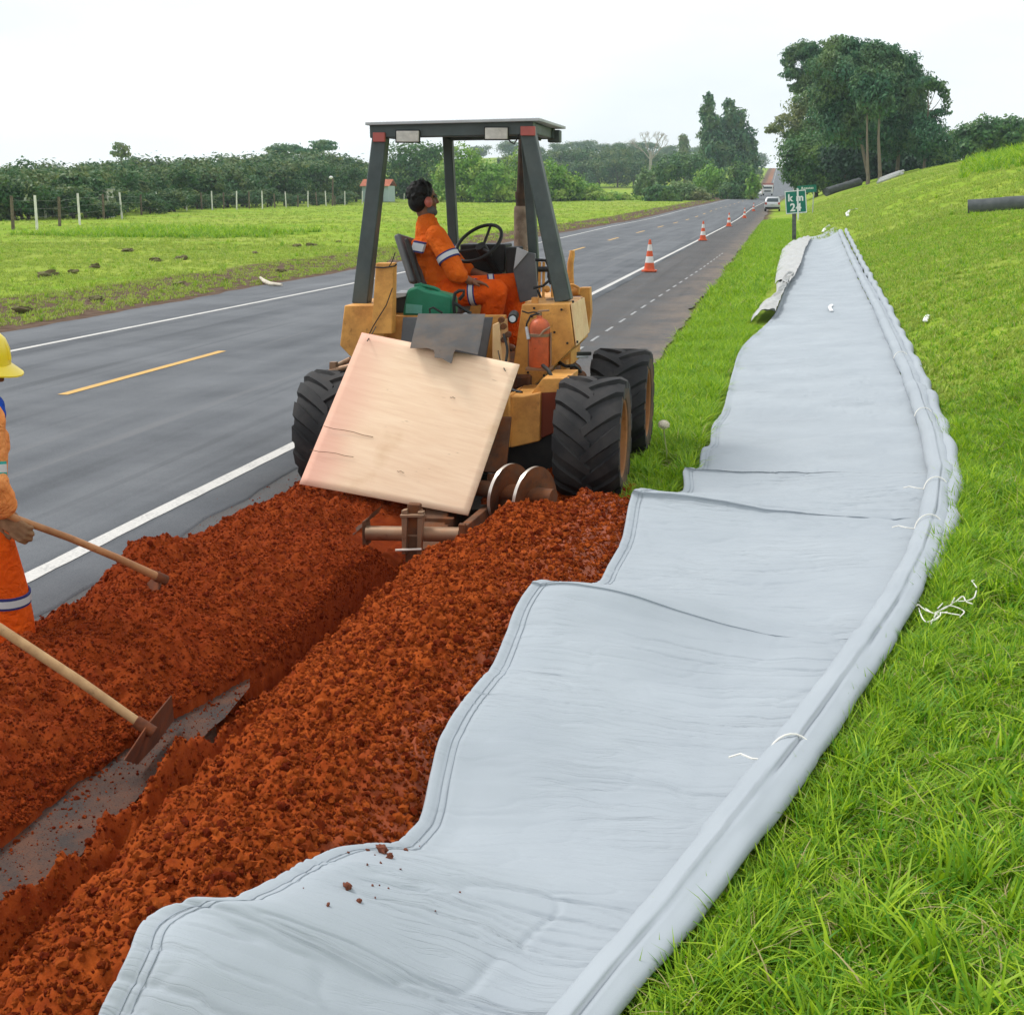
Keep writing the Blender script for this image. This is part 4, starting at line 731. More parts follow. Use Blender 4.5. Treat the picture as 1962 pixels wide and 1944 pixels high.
pl = grid_obj('plywood_board', loc[..., 0], loc[..., 1], loc[..., 2], M_ply, attrs={'edge': (1 - sst(0, 0.28, U_ + 0.10 * (fbm(U_ * 4, V_ * 6, 301)) - .02)) * (0.6 + 0.4 * V_) + 0.5 * (1 - sst(0, .07, V_)) * (1 - U_)}, smooth=False)
pl.matrix_world = Matrix.Translation(org) @ Matrix((xa, ya, za_)).transposed().to_4x4()
q = pl.modifiers.new('solid', 'SOLIDIFY'); q.thickness = 0.016; q.offset = 0
tag(pl, 'square plywood sheet wired up at a slant on the back of the trencher', 'plywood board')
for pts_ in (((702, 650, 8.97), (713, 632, 9.2), (718, 622, 9.5)), ((964, 712, 8.9), (955, 695, 9.1), (950, 672, 9.6))):
    wi = MB().tube([atY(x, y, Y) for x, y, Y in pts_], .004, 6); wi.v = [tuple(Matrix((xa, ya, za_)) @ (Vector(p) - org)) for p in wi.v]; w_ = wi.build('tie_wire', M_black); w_.parent = pl
for a2, c2 in (((625, 816), (718, 838)), ((600, 861), (682, 876)), ((765, 905), (778, 908)), ((862, 764), (872, 766))):
    def onb(x, y):
        d = ray(x, y); nn_ = np.array(ya); t = (np.array(TL) - EY) @ nn_ / (d @ nn_); return EY + d * t
    P_ = [onb(a2[0] + (c2[0] - a2[0]) * t, a2[1] + (c2[1] - a2[1]) * t + 1.2 * math.sin(t * 9)) + np.array(nrm_) * 0.028 for t in np.linspace(0, 1, 6)]
    ck = MB().tube(P_, .0018, 4); ck.v = [tuple(Matrix((xa, ya, za_)) @ (Vector(p) - org)) for p in ck.v]; w_ = ck.build('crack', M_rust, smooth=0); w_.parent = pl
EXx, EXt, EXb = 1039, 598, 709; Y = 9.8; r0 = (atY(1058, 660, Y) - atY(1018, 660, Y))[0] / 2; q0 = Vector(atY(1038, 700, Y)); q0.y -= r0 * .3; hh = atY(1038, 602, Y)[2] - q0.z
FE = thing('fire_extinguisher', 'orange red fire extinguisher in a bracket on the right rear box', 'fire extinguisher', tuple(q0))
M_ext = mat('extinguisher_red', (0.56, 0.115, 0.04), 0.42, var=0.12, vscale=5, dirt=(0.24, 0.06, 0.03), dirtamt=0.6, dscale=8, bump=0.05)
ec = (q0.x, q0.y - r0, q0.z)
MB().lathe([(0, 0), (r0 * .9, 0), (r0, .012), (r0, hh * .76), (r0 * .92, hh * .84), (r0 * .7, hh * .91), (r0 * .3, hh * .95), (r0 * .25, hh)], ec, (0, 0, 1), 28).build('bottle', M_ext, FE)
m_ = MB(); m_.cyl((ec[0], ec[1], ec[2] + hh * .97), (ec[0], ec[1], ec[2] + hh * 1.06), .016); m_.bar((ec[0] - .01, ec[1], ec[2] + hh * 1.08), (ec[0] + .07, ec[1] - .01, ec[2] + hh * 1.10), .022, .012); m_.build('valve', M_worn, FE, 0.002)
m_ = MB(); m_.tube([(ec[0], ec[1] - .01, ec[2] + hh * 1.04), (ec[0] - .06, ec[1] - .03, ec[2] + hh * 1.0), (ec[0] - r0 - .012, ec[1] - .03, ec[2] + hh * .84), (ec[0] - r0 - .014, ec[1] - .03, ec[2] + hh * .74)], .007, 8); m_.build('hose', M_black, FE)
MB().cyl((ec[0] - r0 - .014, ec[1] - .03, ec[2] + hh * .78), (ec[0] - r0 * .85 - .004, ec[1] - r0 * .7, ec[2] + hh * .55), .011, .014).build('nozzle', M_lgrey, FE)
m_ = MB(); m_.lathe([(r0 * 1.03, hh * .60), (r0 * 1.06, hh * .60), (r0 * 1.06, hh * .66), (r0 * 1.03, hh * .66)], ec, (0, 0, 1), 28, closed=True); m_.tube([(ec[0] + r0 * .2, ec[1] - r0 * 1.05, ec[2] + hh * .62), (ec[0] + r0 * .55, ec[1] - r0 * 1.02, ec[2] + hh * .72), (ec[0] + r0 * 1.02, ec[1] - r0 * .4, ec[2] + hh * .78)], .009, 6)
m_.box((ec[0], ec[1] + .01, ec[2] - .008), (r0 * 2.3, r0 * 2.2, .02)); m_.bar((ec[0] + r0 * 1.1, ec[1] - .01, ec[2]), (ec[0] + r0 * 1.1, ec[1] - .01, ec[2] + hh * .68), .008, .03); m_.bar((ec[0] - r0 * 1.1, ec[1] + .03, ec[2]), (ec[0] - r0 * 1.1, ec[1] + .03, ec[2] + hh * .68), .008, .03); m_.build('bracket', M_worn, FE, 0.002)
JP = Vector(atY(818, 604, 10.0)); JC = thing('jerrycan', 'green plastic jerrycan with top handle behind the driver seat', 'jerrycan', tuple(JP))
M_can = mat('green_plastic', (0.012, 0.165, 0.085), 0.45, var=0.15, vscale=4, dirt=(0.05, 0.22, 0.14), dirtamt=0.5, bump=0.06)
MB().prism(poly([(770, 606), (775, 580), (779, 556), (786, 552), (800, 548), (816, 556), (838, 560), (862, 566), (867, 572), (867, 603), (863, 606)], 9.98), (0, 0.19, 0)).build('body', M_can, JC, 0.022)
m_ = MB(); m_.tube([atY(x, y, 10.07) for x, y in ((800, 552), (806, 546), (815, 548), (832, 552), (841, 556), (842, 562))], 0.014, 8); m_.build('handle', M_can, JC)
m_ = MB(); q = Vector(atY(803, 552, 10.07)); m_.lathe([(.034, -.01), (.034, .03), (.028, .036), (0, .036)], q, (-.2, 0, 1), 16); m_.build('cap', M_can, JC)
MB().prism(poly([(778, 582), (809, 585), (808, 601), (777, 600)], 9.975), (0, .004, 0)).build('sticker', mat('pale_green_label', (.12, .34, .27), .6, bump=0), JC)
# ------------------------------------------------------------------ people
def D(x, y, Y): return Vector(atY(x * K, y * K, Y))
def cloth_mat(name, col, dark, sc=9):
    b = NB(name); c = b.ramp(b.noise(sc, 5), 0.3, 0.7, dark, col); n = b.math('ADD', b.noise(13, 5, dist=1.6), b.math('MULTIPLY', b.noise(5, 3, dist=1.0), 1.5))
    return b.done(b.bsdf(c, 0.9, 0, b.bump(n, 0.8, 0.035), 0.1))
M_skin = mat('brown_skin', (0.20, 0.085, 0.045), 0.5, var=0.12, vscale=12, bump=0.1, bscale=90)
M_hair = mat('black_hair', (0.008, 0.007, 0.007), 0.6, var=0.3, vscale=40, bump=1.0, bscale=90)
M_or, M_or2, M_peach = cloth_mat('orange_shirt', (0.78, 0.155, 0.018), (0.62, 0.10, 0.010)), cloth_mat('orange_trousers', (0.80, 0.115, 0.010), (0.66, 0.075, 0.006)), cloth_mat('faded_orange', (0.88, 0.36, 0.13), (0.78, 0.25, 0.07))
M_silver, M_navy, M_teal = mat('reflective_tape', (0.55, 0.57, 0.60), 0.4, var=0.06, bump=0.1), mat('navy_trim', (0.03, 0.035, 0.16), 0.8, bump=0), mat('teal_trim', (0.03, 0.36, 0.32), 0.8, bump=0)
M_blue, M_glove, M_boot = cloth_mat('blue_scarf', (0.02, 0.09, 0.50), (0.012, 0.05, 0.34)), mat('leather_glove', (0.30, 0.17, 0.09), 0.8, var=0.25, vscale=18, dirt=(0.16, 0.07, 0.04), dirtamt=0.6, bump=0.4, bscale=30), mat('black_boot', (0.02, 0.017, 0.015), 0.6, dirt=(0.15, 0.06, 0.03), dirtamt=0.6)
M_hat = mat('yellow_helmet', (0.80, 0.60, 0.015), 0.35, var=0.05, bump=0, spec=0.5)
def hand(mb, wr, d, pn, side, s=1.0, curl=0.5, th_in=0.6):
    d, pn = Vector(d).normalized(), Vector(pn).normalized(); sdv = d.cross(pn).normalized() * side; pc = wr + d * 0.05 * s
    R = Matrix((sdv, d, pn)).transposed(); mb.blob(pc, (0.040 * s, 0.052 * s, 0.017 * s), R, 12, 8); mb.limb([(wr - d * .02, .026 * s), (wr + d * .02, .027 * s)])
    for k, (off, ln) in enumerate(((-0.028, 0.066), (-0.0095, 0.078), (0.0095, 0.074), (0.027, 0.058))):
        p = pc + d * (0.043 - abs(off) * .15) * s + sdv * off * s; a = curl * (0.9 + 0.12 * k); pts = [(p, 0.0098 * s)]
        for j in range(3): dd = d * math.cos(a * (j + .6)) + pn * math.sin(a * (j + .6)); p = p + dd * ln * s * (0.42, 0.33, 0.25)[j]; pts.append((p, (0.0092, 0.0084, 0.0074)[j] * s))
        mb.limb(pts, 8)
    p = pc - d * .025 * s - sdv * 0.030 * s; q = p - sdv * .028 * s + d * .025 * s + pn * 0.012 * s; mb.limb([(p, .0125 * s), (q, .011 * s), (q + d * .024 * s + sdv * .006 * s + pn * 0.018 * th_in * s, .009 * s)], 8)
def head(mb, c, f, up, s=1.0):
    f, up = Vector(f).normalized(), Vector(up).normalized(); r = f.cross(up).normalized(); up = r.cross(f); R = Matrix((r, f, up)).transposed()
    P = lambda a, b_, e: c + R @ Vector((a * s, b_ * s, e * s))
    mb.blob(P(0, -.012, .035), (.077 * s, .096 * s, .088 * s), R, 18, 12); mb.blob(P(0, .022, -.035), (.060 * s, .070 * s, .085 * s), R, 16, 10)
    mb.blob(P(0, .060, -.095), (.030 * s, .026 * s, .024 * s), R); mb.limb([(P(0, .084, .022), .010 * s), (P(0, .106, -.020), .0145 * s)]); mb.blob(P(.012, .092, -.024), (.010 * s,) * 3); mb.blob(P(-.012, .092, -.024), (.010 * s,) * 3)
    mb.blob(P(0, .084, -.058), (.024 * s, .012 * s, .007 * s), R); mb.blob(P(0, .082, -.070), (.021 * s, .012 * s, .008 * s), R); mb.blob(P(0, .079, .030), (.052 * s, .014 * s, .012 * s), R)
    for q in (-1, 1): mb.blob(P(q * .078, -.012, -.012), (.010 * s, .020 * s, .032 * s), R); mb.blob(P(q * .036, .055, -.028), (.024 * s, .026 * s, .022 * s), R)
    return P, R
def band(name, c, ax, r, w, m1, m2, parent, flat=None):
    ax = Vector(ax).normalized(); m_ = MB(); h = w / 2; b_ = w * 0.2
    for lo, hi, mi, e in ((-h, -h + b_, 1, .001), (-h + b_, h - b_, 0, .002), (h - b_, h, 1, .001)): m_.lathe([(r + e - .008, lo), (r + e, lo), (r + e, hi), (r + e - .008, hi)], c, ax, 28, mi, closed=True)
    o = m_.build(name, [m1, m2], parent, smooth=40)
    return o
# machine operator, seated sideways and looking ahead to the right
OP = thing('person', 'person in orange work clothes and ear muffs seated at the trencher wheel', 'person', tuple(D(835, 575, 10.75)))
pel, wst, chs, nk_, hd = D(832, 553, 10.75), D(822, 520, 10.75), D(815, 466, 10.76), D(806, 414, 10.76), D(799, 377, 10.76)
shR, elR, wrR = D(826, 446, 10.56), D(861, 516, 10.50), D(888, 531, 10.55); shL, elL, wrL = D(820, 447, 10.96), D(868, 505, 11.05), D(912, 520, 11.0)
kR, aR = D(936, 549, 10.62), D(918, 640, 10.72); kL, aL = D(972, 536, 10.98), D(966, 640, 11.0)
hpR, hpL = pel + Vector((0, -.10, 0)), pel + Vector((0.02, .10, 0)); fw_ = Vector((0.93, 0.36, -0.06))
m_ = MB(); Pq, Rq = head(m_, hd + Vector((0.006, 0, 0)), Vector((0.78, 0.62, 0.05)), (0.05, 0, 1), 1.08); m_.limb([(hd - Vector((0.02, 0, .05)), .058), (nk_, .060), (chs, .12), (wst, .12), (pel, .13)])
for a_, e_, w_, r_ in ((shR, elR, wrR, 1), (shL, elL, wrL, 1)): m_.limb([(a_, .058), (e_, .043), (w_, .030)])
for a_, e_, w_ in ((hpR, kR, aR), (hpL, kL, aL)): m_.limb([(a_, .085), (e_, .058), (w_, .042)])
hand(m_, wrR, (0.95, 0.1, -0.12), (0, 0, -1), 1, 1.0, 0.35); hand(m_, wrL, (0.9, -.25, 0.0), (0, 0, -1), -1, 1.0, 0.6)
for a_ in (aR, aL): m_.limb([(a_, .04), (a_ + Vector((.12, .03, -.05)), .038), (a_ + Vector((.2, .05, -.07)), .03)])
m_.build('body', M_skin, OP, remesh=0.0055, relax=3)
m_ = MB(); m_.limb([(nk_ + Vector((-.004, 0, -.012)), .080), (nk_ + Vector((0, 0, -.055)), .098), (chs, .150), (wst, .150), (pel + Vector((0, 0, .02)), .150)], 16)
m_.blob(chs + Vector((-.01, 0, -.01)), (.145, .19, .14)); m_.blob(wst, (.15, .175, .14)); m_.limb([(shR + Vector((-.02, .02, 0)), .088), (shR.lerp(elR, .5), .086), (elR, .080), (elR.lerp(wrR, .22), .072)], 12); m_.limb([(shL, .088), (elL, .074), (elL.lerp(wrL, .3), .066)], 12)
for k in range(6): t = k / 5; q = chs.lerp(pel, t) + Vector((-.10 + .02 * math.sin(k * 2), -.09, .02 * math.cos(k * 3))); m_.limb([(q, .052), (q + Vector((.12, -.02, -.03)), .045)])
m_.build('shirt', M_or, OP, remesh=0.007, relax=5)
m_ = MB(); cl = nk_ + Vector((.005, 0, .006))
m_.lathe([(.078, -.03), (.074, .012), (.066, .016), (.070, -.03)], cl, (0.12, 0.04, 1), 24, closed=True); m_.build('collar', M_or, OP)
m_ = MB(); m_.limb([(pel, .152), (hpR.lerp(kR, .2), .118), (kR, .094), (kR.lerp(aR, .5), .092), (aR.lerp(kR, .05), .088)], 14); m_.limb([(pel, .15), (hpL.lerp(kL, .2), .115), (kL, .092), (kL.lerp(aL, .5), .09), (aL.lerp(kL, .05), .088)], 14)
m_.build('trousers', M_or2, OP, remesh=0.008, relax=5)
band('reflective_band', shR.lerp(elR, .56), elR - shR, .0905, .062, M_silver, M_navy, OP); band('reflective_band', shL.lerp(elL, .55), elL - shL, .086, .06, M_silver, M_navy, OP)
band('reflective_band', hpR.lerp(kR, .62), kR - hpR, .106, .055, M_silver, M_navy, OP); band('reflective_band', hpL.lerp(kL, .66), kL - hpL, .103, .055, M_silver, M_navy, OP)
m_ = MB(); a_ = D(779, 471, 10.60); c_ = D(800, 475, 10.545); up_ = Vector((0.02, 0, .058)); m_.prism([a_, c_, c_ + up_, a_ + up_], (-.012, -.02, 0)); m_.prism([a_ - up_ * .22, c_ - up_ * .22, c_, a_], (-.011, -.018, 0), 1); m_.prism([a_ + up_, c_ + up_, c_ + up_ * 1.22, a_ + up_ * 1.22], (-.011, -.018, 0), 1); m_.build('back_band', [M_silver, M_navy], OP)
m_ = MB(); r2 = random.Random(5)
m_.blob(Pq(0, -.03, .055), (.098, .108, .092), Rq, 18, 12); m_.blob(Pq(0, -.06, -.01), (.088, .07, .085), Rq, 16, 10)
for k in range(120):
    th, ph = r2.uniform(0, 6.28), r2.uniform(-0.5, 1.5); dx, dy, d3 = math.cos(th) * math.cos(ph), math.sin(th) * math.cos(ph), math.sin(ph)
    if dy > 0.45 and d3 < 0.55: continue
    m_.blob(Pq(dx * .088, -.028 + dy * .097, .047 + d3 * .083), (r2.uniform(.016, .022),) * 3, n=6, m=4)
m_.build('hair', M_hair, OP, smooth=60, remesh=0.006, relax=1)
M_cup = mat('red_ear_cup', (0.45, 0.13, 0.10), 0.45, var=0.1, bump=0)
for q in (-1, 1):
    m_ = MB(); m_.limb([(Pq(q * .088, -.012, -.01), .030), (Pq(q * .102, -.012, -.012), .028)], 12); m_.blob(Pq(q * .1, -.01, -.012), (.022, .034, .042), Rq); m_.build('ear_cup', M_cup if q > 0 else M_black, OP)
m_ = MB(); m_.tube([Pq(.105 * math.cos(t), -.012, .02 + .135 * math.sin(t)) for t in np.linspace(0.05, math.pi - .05, 14)], .006, 6); m_.build('ear_muff_band', M_black, OP)
m_ = MB(); m_.blob(Pq(0, .06, -.092), (.05, .042, .038), Rq); m_.blob(Pq(.05, .03, -.075), (.02, .04, .035), Rq); m_.blob(Pq(-.05, .03, -.075), (.02, .04, .035), Rq); m_.build('dust_mask', mat('grey_mask', (.11, .11, .115), .8), OP)
m_ = MB(); m_.tube([Pq(-.06, .05, .022), Pq(-.03, .086, .02), Pq(0, .093, .018), Pq(.03, .086, .02), Pq(.06, .05, .022)], .011, 6); m_.build('safety_glasses', M_black, OP)

# worker with the hoe at the left edge
WY = 5.35
WK = thing('person', 'person in yellow helmet and orange clothes hoeing soil at the photo edge', 'person', (float(D(-10, 1000, WY).x), WY, 0))
hd, nk_ = D(-25, 700, WY), D(-30, 752, WY); chs, wst, pel = D(-36, 840, WY), D(-36, 920, WY), D(-34, 985, WY)
shR, elR, wrR = D(-10, 792, WY - .14), D(-4, 900, WY - .18), D(22, 962, WY - .10); shL, elL, wrL = D(-30, 790, WY + .17), D(-30, 890, WY + .2), D(-14, 948, WY + .08)
hpR, kR = D(-18, 1000, WY - .08), D(24, 1112, WY - .02); aR = Vector((kR.x + .02, WY, .09)); hpL, kL = D(-50, 1000, WY + .1), D(-52, 1112, WY + .12); aL = Vector((kL.x - .1, WY + .15, .09)); fw_ = Vector((0.97, 0.18, -0.16))
m_ = MB(); Pq, Rq = head(m_, hd, fw_, (0.15, 0, 1), 1.0); m_.limb([(hd - Vector((.01, 0, .05)), .056), (nk_, .058), (chs, .12), (wst, .115), (pel, .12)])
for a_, e_, w_ in ((shR, elR, wrR), (shL, elL, wrL)): m_.limb([(a_, .056), (e_, .042), (w_, .030)])
for a_, e_, w_ in ((hpR, kR, aR), (hpL, kL, aL)): m_.limb([(a_, .085), (e_, .058), (w_, .042)])
m_.build('body', M_skin, WK, remesh=0.006, relax=3)
m_ = MB(); m_.limb([(nk_ - Vector((0, 0, .05)), .10), (chs, .155), (wst, .150), (pel, .155)], 16); m_.blob(chs, (.15, .20, .15)); m_.limb([(shR, .085), (shR.lerp(elR, .5), .074), (elR, .070), (elR.lerp(wrR, .5), .072), (wrR.lerp(elR, .12), .062)], 12); m_.limb([(shL, .085), (elL, .07), (wrL.lerp(elL, .12), .06)], 12)
for k in range(4): q = elR.lerp(wrR, .15 + .22 * k); m_.limb([(q + Vector((-.02, -.02, .02)), .062), (q + Vector((.03, -.02, 0)), .064 - .004 * (k % 2))])
m_.build('shirt', M_peach, WK, remesh=0.007, relax=4)
m_ = MB(); m_.limb([(pel + Vector((0, 0, .06)), .155), (pel, .16), (hpR.lerp(kR, .3), .118), (kR, .105), (kR.lerp(aR, .6), .105), (aR.lerp(kR, .12), .10)], 14); m_.limb([(pel, .155), (hpL.lerp(kL, .3), .115), (kL, .10), (aL.lerp(kL, .15), .10)], 14); m_.build('trousers', M_or2, WK, remesh=0.008, relax=5)
band('reflective_band', shR.lerp(elR, .86), elR - shR, .0755, .058, M_silver, M_teal, WK); band('reflective_band', kR.lerp(aR, .12), aR - kR + Vector((-.05, 0, 0)), .111, .055, M_silver, M_navy, WK)
m_ = MB()
for a_ in (aR, aL): MB().limb([(a_ + Vector((0, 0, .12)), .06), (a_ + Vector((0, 0, -.03)), .058), (a_ + Vector((.10, .01, -.045)), .05), (a_ + Vector((.17, .02, -.055)), .042)]).build('boot', M_boot, WK, remesh=0.01, relax=3)
hs = MB(); 
prof = [(.148, 0), (.146, .03), (.138, .07), (.118, .108), (.085, .135), (.045, .148), (0, .151)]; ax_ = Rq @ Vector((0, 0, 1)); hs.lathe(prof, Pq(0, -.012, .045), ax_, 30); hs.tube([Pq(.02 * k, -.012 + .15 * math.cos(t), .05 + .147 * math.sin(t)) for k in (0,) for t in np.linspace(.15, 2.9, 16)], .008, 6)
hat = hs.build('helmet', M_hat, WK, smooth=50); WLOC[hat.name] = tuple(WK.location)
vz = MB(); N_ = 18; vs, fs = [], []
for k in range(N_ + 1):
    t = math.pi * (0.5 - 0.62) + math.pi * 1.24 * k / N_; cx_, cy_ = math.cos(t), math.sin(t); ext = .014 + .046 * max(0, cy_) ** 1.3
    for e, zz in ((0, .048), (ext, .030 - .016 * max(0, cy_))):
        for th_ in (0, -.006): vs.append(Pq(cx_ * (.142 + e), -.012 + cy_ * (.146 + e), zz + th_))
    if k: o = (k - 1) * 4; fs += [(o, o + 2, o + 6, o + 4), (o + 1, o + 5, o + 7, o + 3), (o + 2, o + 3, o + 7, o + 6)]
vz.add(vs, fs); vz.build('visor', M_hat, hat, smooth=50)
m_ = MB(); m_.lathe([(.088, .012), (.104, .03), (.106, .05), (.09, .055)], Pq(0, -.008, 0), ax_, 24); m_.limb([(nk_ + Vector((-.01, 0, .0)), .074), (nk_ + Vector((.02, 0, -.03)), .085)], 14); m_.limb([(nk_ + Vector((.03, -.03, -.02)), .066), (D(0, 768, WY - .05), .062), (D(10, 782, WY - .08), .045)], 12); m_.limb([(Pq(0, -.07, .02), .06), (nk_ + Vector((-.04, 0, 0)), .08)], 12); m_.build('scarf', M_blue, WK, remesh=0.007, relax=3)
hA, hB = D(38, 981, WY - .06), Vector(atz(302 * K, 1090 * K, .30)); hdir = (hB - hA).normalized()
m_ = MB(); g1 = D(36, 980, WY - .06); hand(m_, g1 - Vector((.045, 0, -.035)), (0.72, -.15, -.60), (0.2, 0.85, -0.35), 1, 1.28, 0.85); m_.limb([(wrR, .036), (g1 - Vector((.05, 0, -.035)), .042)]); m_.build('glove', M_glove, WK, remesh=0.0055, relax=3)
m_ = MB(); hand(m_, wrL, (0.7, -.4, -.5), (0.1, .6, -.6), -1, 1.25, .8); m_.limb([(elL.lerp(wrL, .8), .04), (wrL, .042)]); m_.build('glove', M_glove, WK, remesh=0.007, relax=3)
WK.location.x -= 0.045
M_wood = mat('hoe_handle_wood', (0.50, 0.31, 0.15), 0.6, var=0.18, vscale=5, dirt=(0.26, 0.13, 0.06), dirtamt=0.6, dscale=7, bump=0.15, bscale=30); M_wood2 = mat('reddish_handle_wood', (0.46, 0.22, 0.10), 0.55, var=0.18, vscale=6, dirt=(0.24, 0.09, 0.04), dirtamt=0.5, dscale=9, bump=0.15)
M_blade = mat('rusty_blade', (0.125, 0.042, 0.020), 0.8, 0.1, var=0.25, vscale=9, dirt=(0.24, 0.07, 0.025), dirtamt=0.7, dscale=14, bump=0.4)
H1 = thing('hoe', 'hoe with reddish wooden handle held in the gloved hand of the worker', 'hoe', tuple(hB))
back = hA - hdir * .42; sag = Vector((0, 0, .012))
MB().tube([back, hA, hA.lerp(hB, .33) + sag, hA.lerp(hB, .66) + sag, hB], [.017, .0165, .0165, .0175, .021], 14).build('handle', M_wood2, H1)
m_ = MB(); m_.tube([hB - hdir * .03, hB + hdir * .035], .026, 14); m_.build('socket', M_blade, H1)
e1 = Vector(atz(304 * 1.0, 1121, .26)); e2 = Vector(atz(281, 1152, .16)); bw_ = (e2 - e1).cross(hdir).normalized() * .17
m_ = MB(); m_.prism([hB + bw_ * .25, hB - bw_ * .25, e2 - bw_ * .6, e2 + bw_ * .6], hdir * .006); m_.build('blade', M_blade, H1, 0.001)
B1, B2, B3, B4 = Vector(atz(327, 1331, .205)), Vector(atz(236, 1455, .155)), Vector(atz(262, 1463, .035)), Vector(atz(331, 1378, .045))
hC = (B1 * .48 + B2 * .52) + Vector((0, 0, -.005)); hD = D(-150, 1098, 4.25); H2 = thing('hoe', 'hoe with long pale handle and broad rusty blade on the bare asphalt strip', 'hoe', tuple(hC))
dd = (hC - hD).normalized()
MB().tube([hD, hD.lerp(hC, .35) + Vector((0, 0, .02)), hD.lerp(hC, .7) + Vector((0, 0, .015)), hC], [.0175, .0185, .0185, .0165], 16).build('handle', M_wood, H2)
nb_ = (B2 - B1).cross(B4 - B1).normalized(); m_ = MB(); m_.prism([B1, B1.lerp(B2, .5) + Vector((0, 0, .012)), B2, B3, B3.lerp(B4, .5) - Vector((0, 0, .01)), B4], nb_ * .006); m_.tube([hC - dd * .05, hC + dd * .03], .024, 14); m_.build('blade', M_blade, H2, 0.002)

# ------------------------------------------------------------------ traffic cones
M_co, M_cw = mat('cone_orange', (0.66, 0.095, 0.03), 0.5, var=0.1, vscale=5, dirt=(0.45, 0.16, 0.09), dirtamt=0.4, bump=0.05), mat('cone_white', (0.72, 0.70, 0.68), 0.5, var=0.06, dirt=(0.5, 0.42, 0.38), dirtamt=0.5, bump=0.05)
def cone_at(px, py):
    p = dz(px, py, 0.02); return (p[0], p[1], road_z(p[1]) + 0.016)
CN = [(1225, 512, 'nearest orange and white cone standing on the white line beyond the trencher'), (1326, 453.5, 'second nearest orange and white cone along the white edge line'), (1375, 427, 'third orange and white cone between the near pair and far pair'), (1404.5, 412, 'fourth orange and white cone, second from the silver car'), (1421.5, 402.5, 'small far cone on the white line nearest the silver car')]
c0 = None
for px, py, lab in CN:
    p = cone_at(px, py)
    if c0 is None:
        c0 = thing('traffic_cone', lab, 'traffic cone', p, 'traffic cones along the white line'); H_ = 0.86; rr_ = lambda h: 0.155 - 0.125 * h / H_
        m_ = MB(); m_.prism([Vector(p) + Vector((x, y, .0)) for x, y in ((-.2, -.15), (-.15, -.2), (.15, -.2), (.2, -.15), (.2, .15), (.15, .2), (-.15, .2), (-.2, .15))], (0, 0, .045)); m_.build('base', M_co, c0, 0.008)
        for nm, a_, e_, mm in (('cone_body', .045, .24, M_co), ('white_stripe', .24, .41, M_cw), ('cone_body', .41, .56, M_co), ('white_stripe', .56, .73, M_cw), ('cone_body', .73, H_, M_co)):
            pr = [(rr_(a_) * .9, a_), (rr_(a_), a_), (rr_(e_), e_), (rr_(e_) * .6, e_ + (.006 if e_ == H_ else 0))]
            if e_ == H_: pr.append((0, e_ + .006))
            MB().lathe(pr, p, (0, 0, 1), 28).build(nm, mm, c0, smooth=40)
    else: copy_thing(c0, p, 0, 1.0, lab)

# ------------------------------------------------------------------ signs
M_sg, M_sw = mat('sign_green', (0.004, 0.155, 0.105), 0.45, var=0.10, vscale=3, bump=0), mat('sign_white', (0.72, 0.74, 0.72), 0.5, var=0.05, bump=0); M_pst = mat('grey_wood_post', (0.10, 0.105, 0.10), 0.85, var=0.3, vscale=6, bump=0.4)
def text(s, size, loc, m, parent, tilt=0, bold=0.0, name='lettering', ax='CENTER'):
    cu = bpy.data.curves.new(name, 'FONT'); cu.body = s; cu.size = size; cu.extrude = 0.003; cu.offset = bold; cu.align_x = ax; cu.align_y = 'CENTER'; cu.space_character = 1.1
    tmp = bpy.data.objects.new(name, cu); COL.objects.link(tmp); bpy.context.view_layer.update(); me = bpy.data.meshes.new_from_object(tmp.evaluated_get(bpy.context.evaluated_depsgraph_get())); bpy.data.objects.remove(tmp); me.materials.clear(); me.materials.append(m); o = bpy.data.objects.new(name, me); COL.objects.link(o); o.parent = parent; o.location = Vector(loc) - Vector(WLOC[parent.name]); o.rotation_euler = (math.pi / 2, tilt, 0); return o
SY = 60.0; q = atY(1523, 459, SY); KM = thing('kilometre_sign', 'green kilometre sign reading km 24 on a grey wooden post', 'road sign', (q[0], SY, ztp(q[0], SY)))
corn = [atY(x, y, SY - .07) for x, y in ((1503, 366.5), (1544, 363), (1546.5, 407.5), (1506, 411))]
MB().prism(corn, (0, .02, 0)).build('plate', M_sg, KM, 0.004)
cc_ = np.mean(corn, 0); ins = lambda k: [cc_ + (c_ - cc_) * k + [0, -.004, 0] for c_ in corn]
o_, i_ = ins(.985), ins(.91); m_ = MB(); m_.add(o_ + i_, [(k, (k + 1) % 4, 4 + (k + 1) % 4, 4 + k) for k in range(4)]); m_.build('border', M_sw, KM, smooth=0)
MB().bar((q[0] - .02, SY, ztp(q[0], SY) - .3), tuple(atY(1522, 366, SY)), .17, .11, up=(0, 1, 0)).build('post', M_pst, KM, 0.01)
text('k m', .40, atY(1524.5, 379.5, SY - .078), M_sw, KM, -.05, .014); text('24', .44, atY(1524.5, 398, SY - .078), M_sw, KM, -.05, .014)
m_ = MB(); m_.prism([atY(x, y, SY - .09) for x, y in ((1526.5, 362), (1528.5, 360), (1530, 362), (1530.5, 415), (1528.5, 424), (1527.5, 415))], (0, .004, 0)); m_.build('white_strip', M_sw, KM)
GY_ = 112.0; q = atY(1546, 368, GY_); GS = thing('direction_sign', 'far green direction board with faint white lettering behind the kilometre sign', 'road sign', (q[0], GY_, ztp(q[0], GY_)))
MB().prism([atY(x, y, GY_) for x, y in ((1527, 357), (1564, 353.5), (1564.5, 367.5), (1527, 371))], (0, .03, 0)).build('board', M_sg, GS, 0.005)
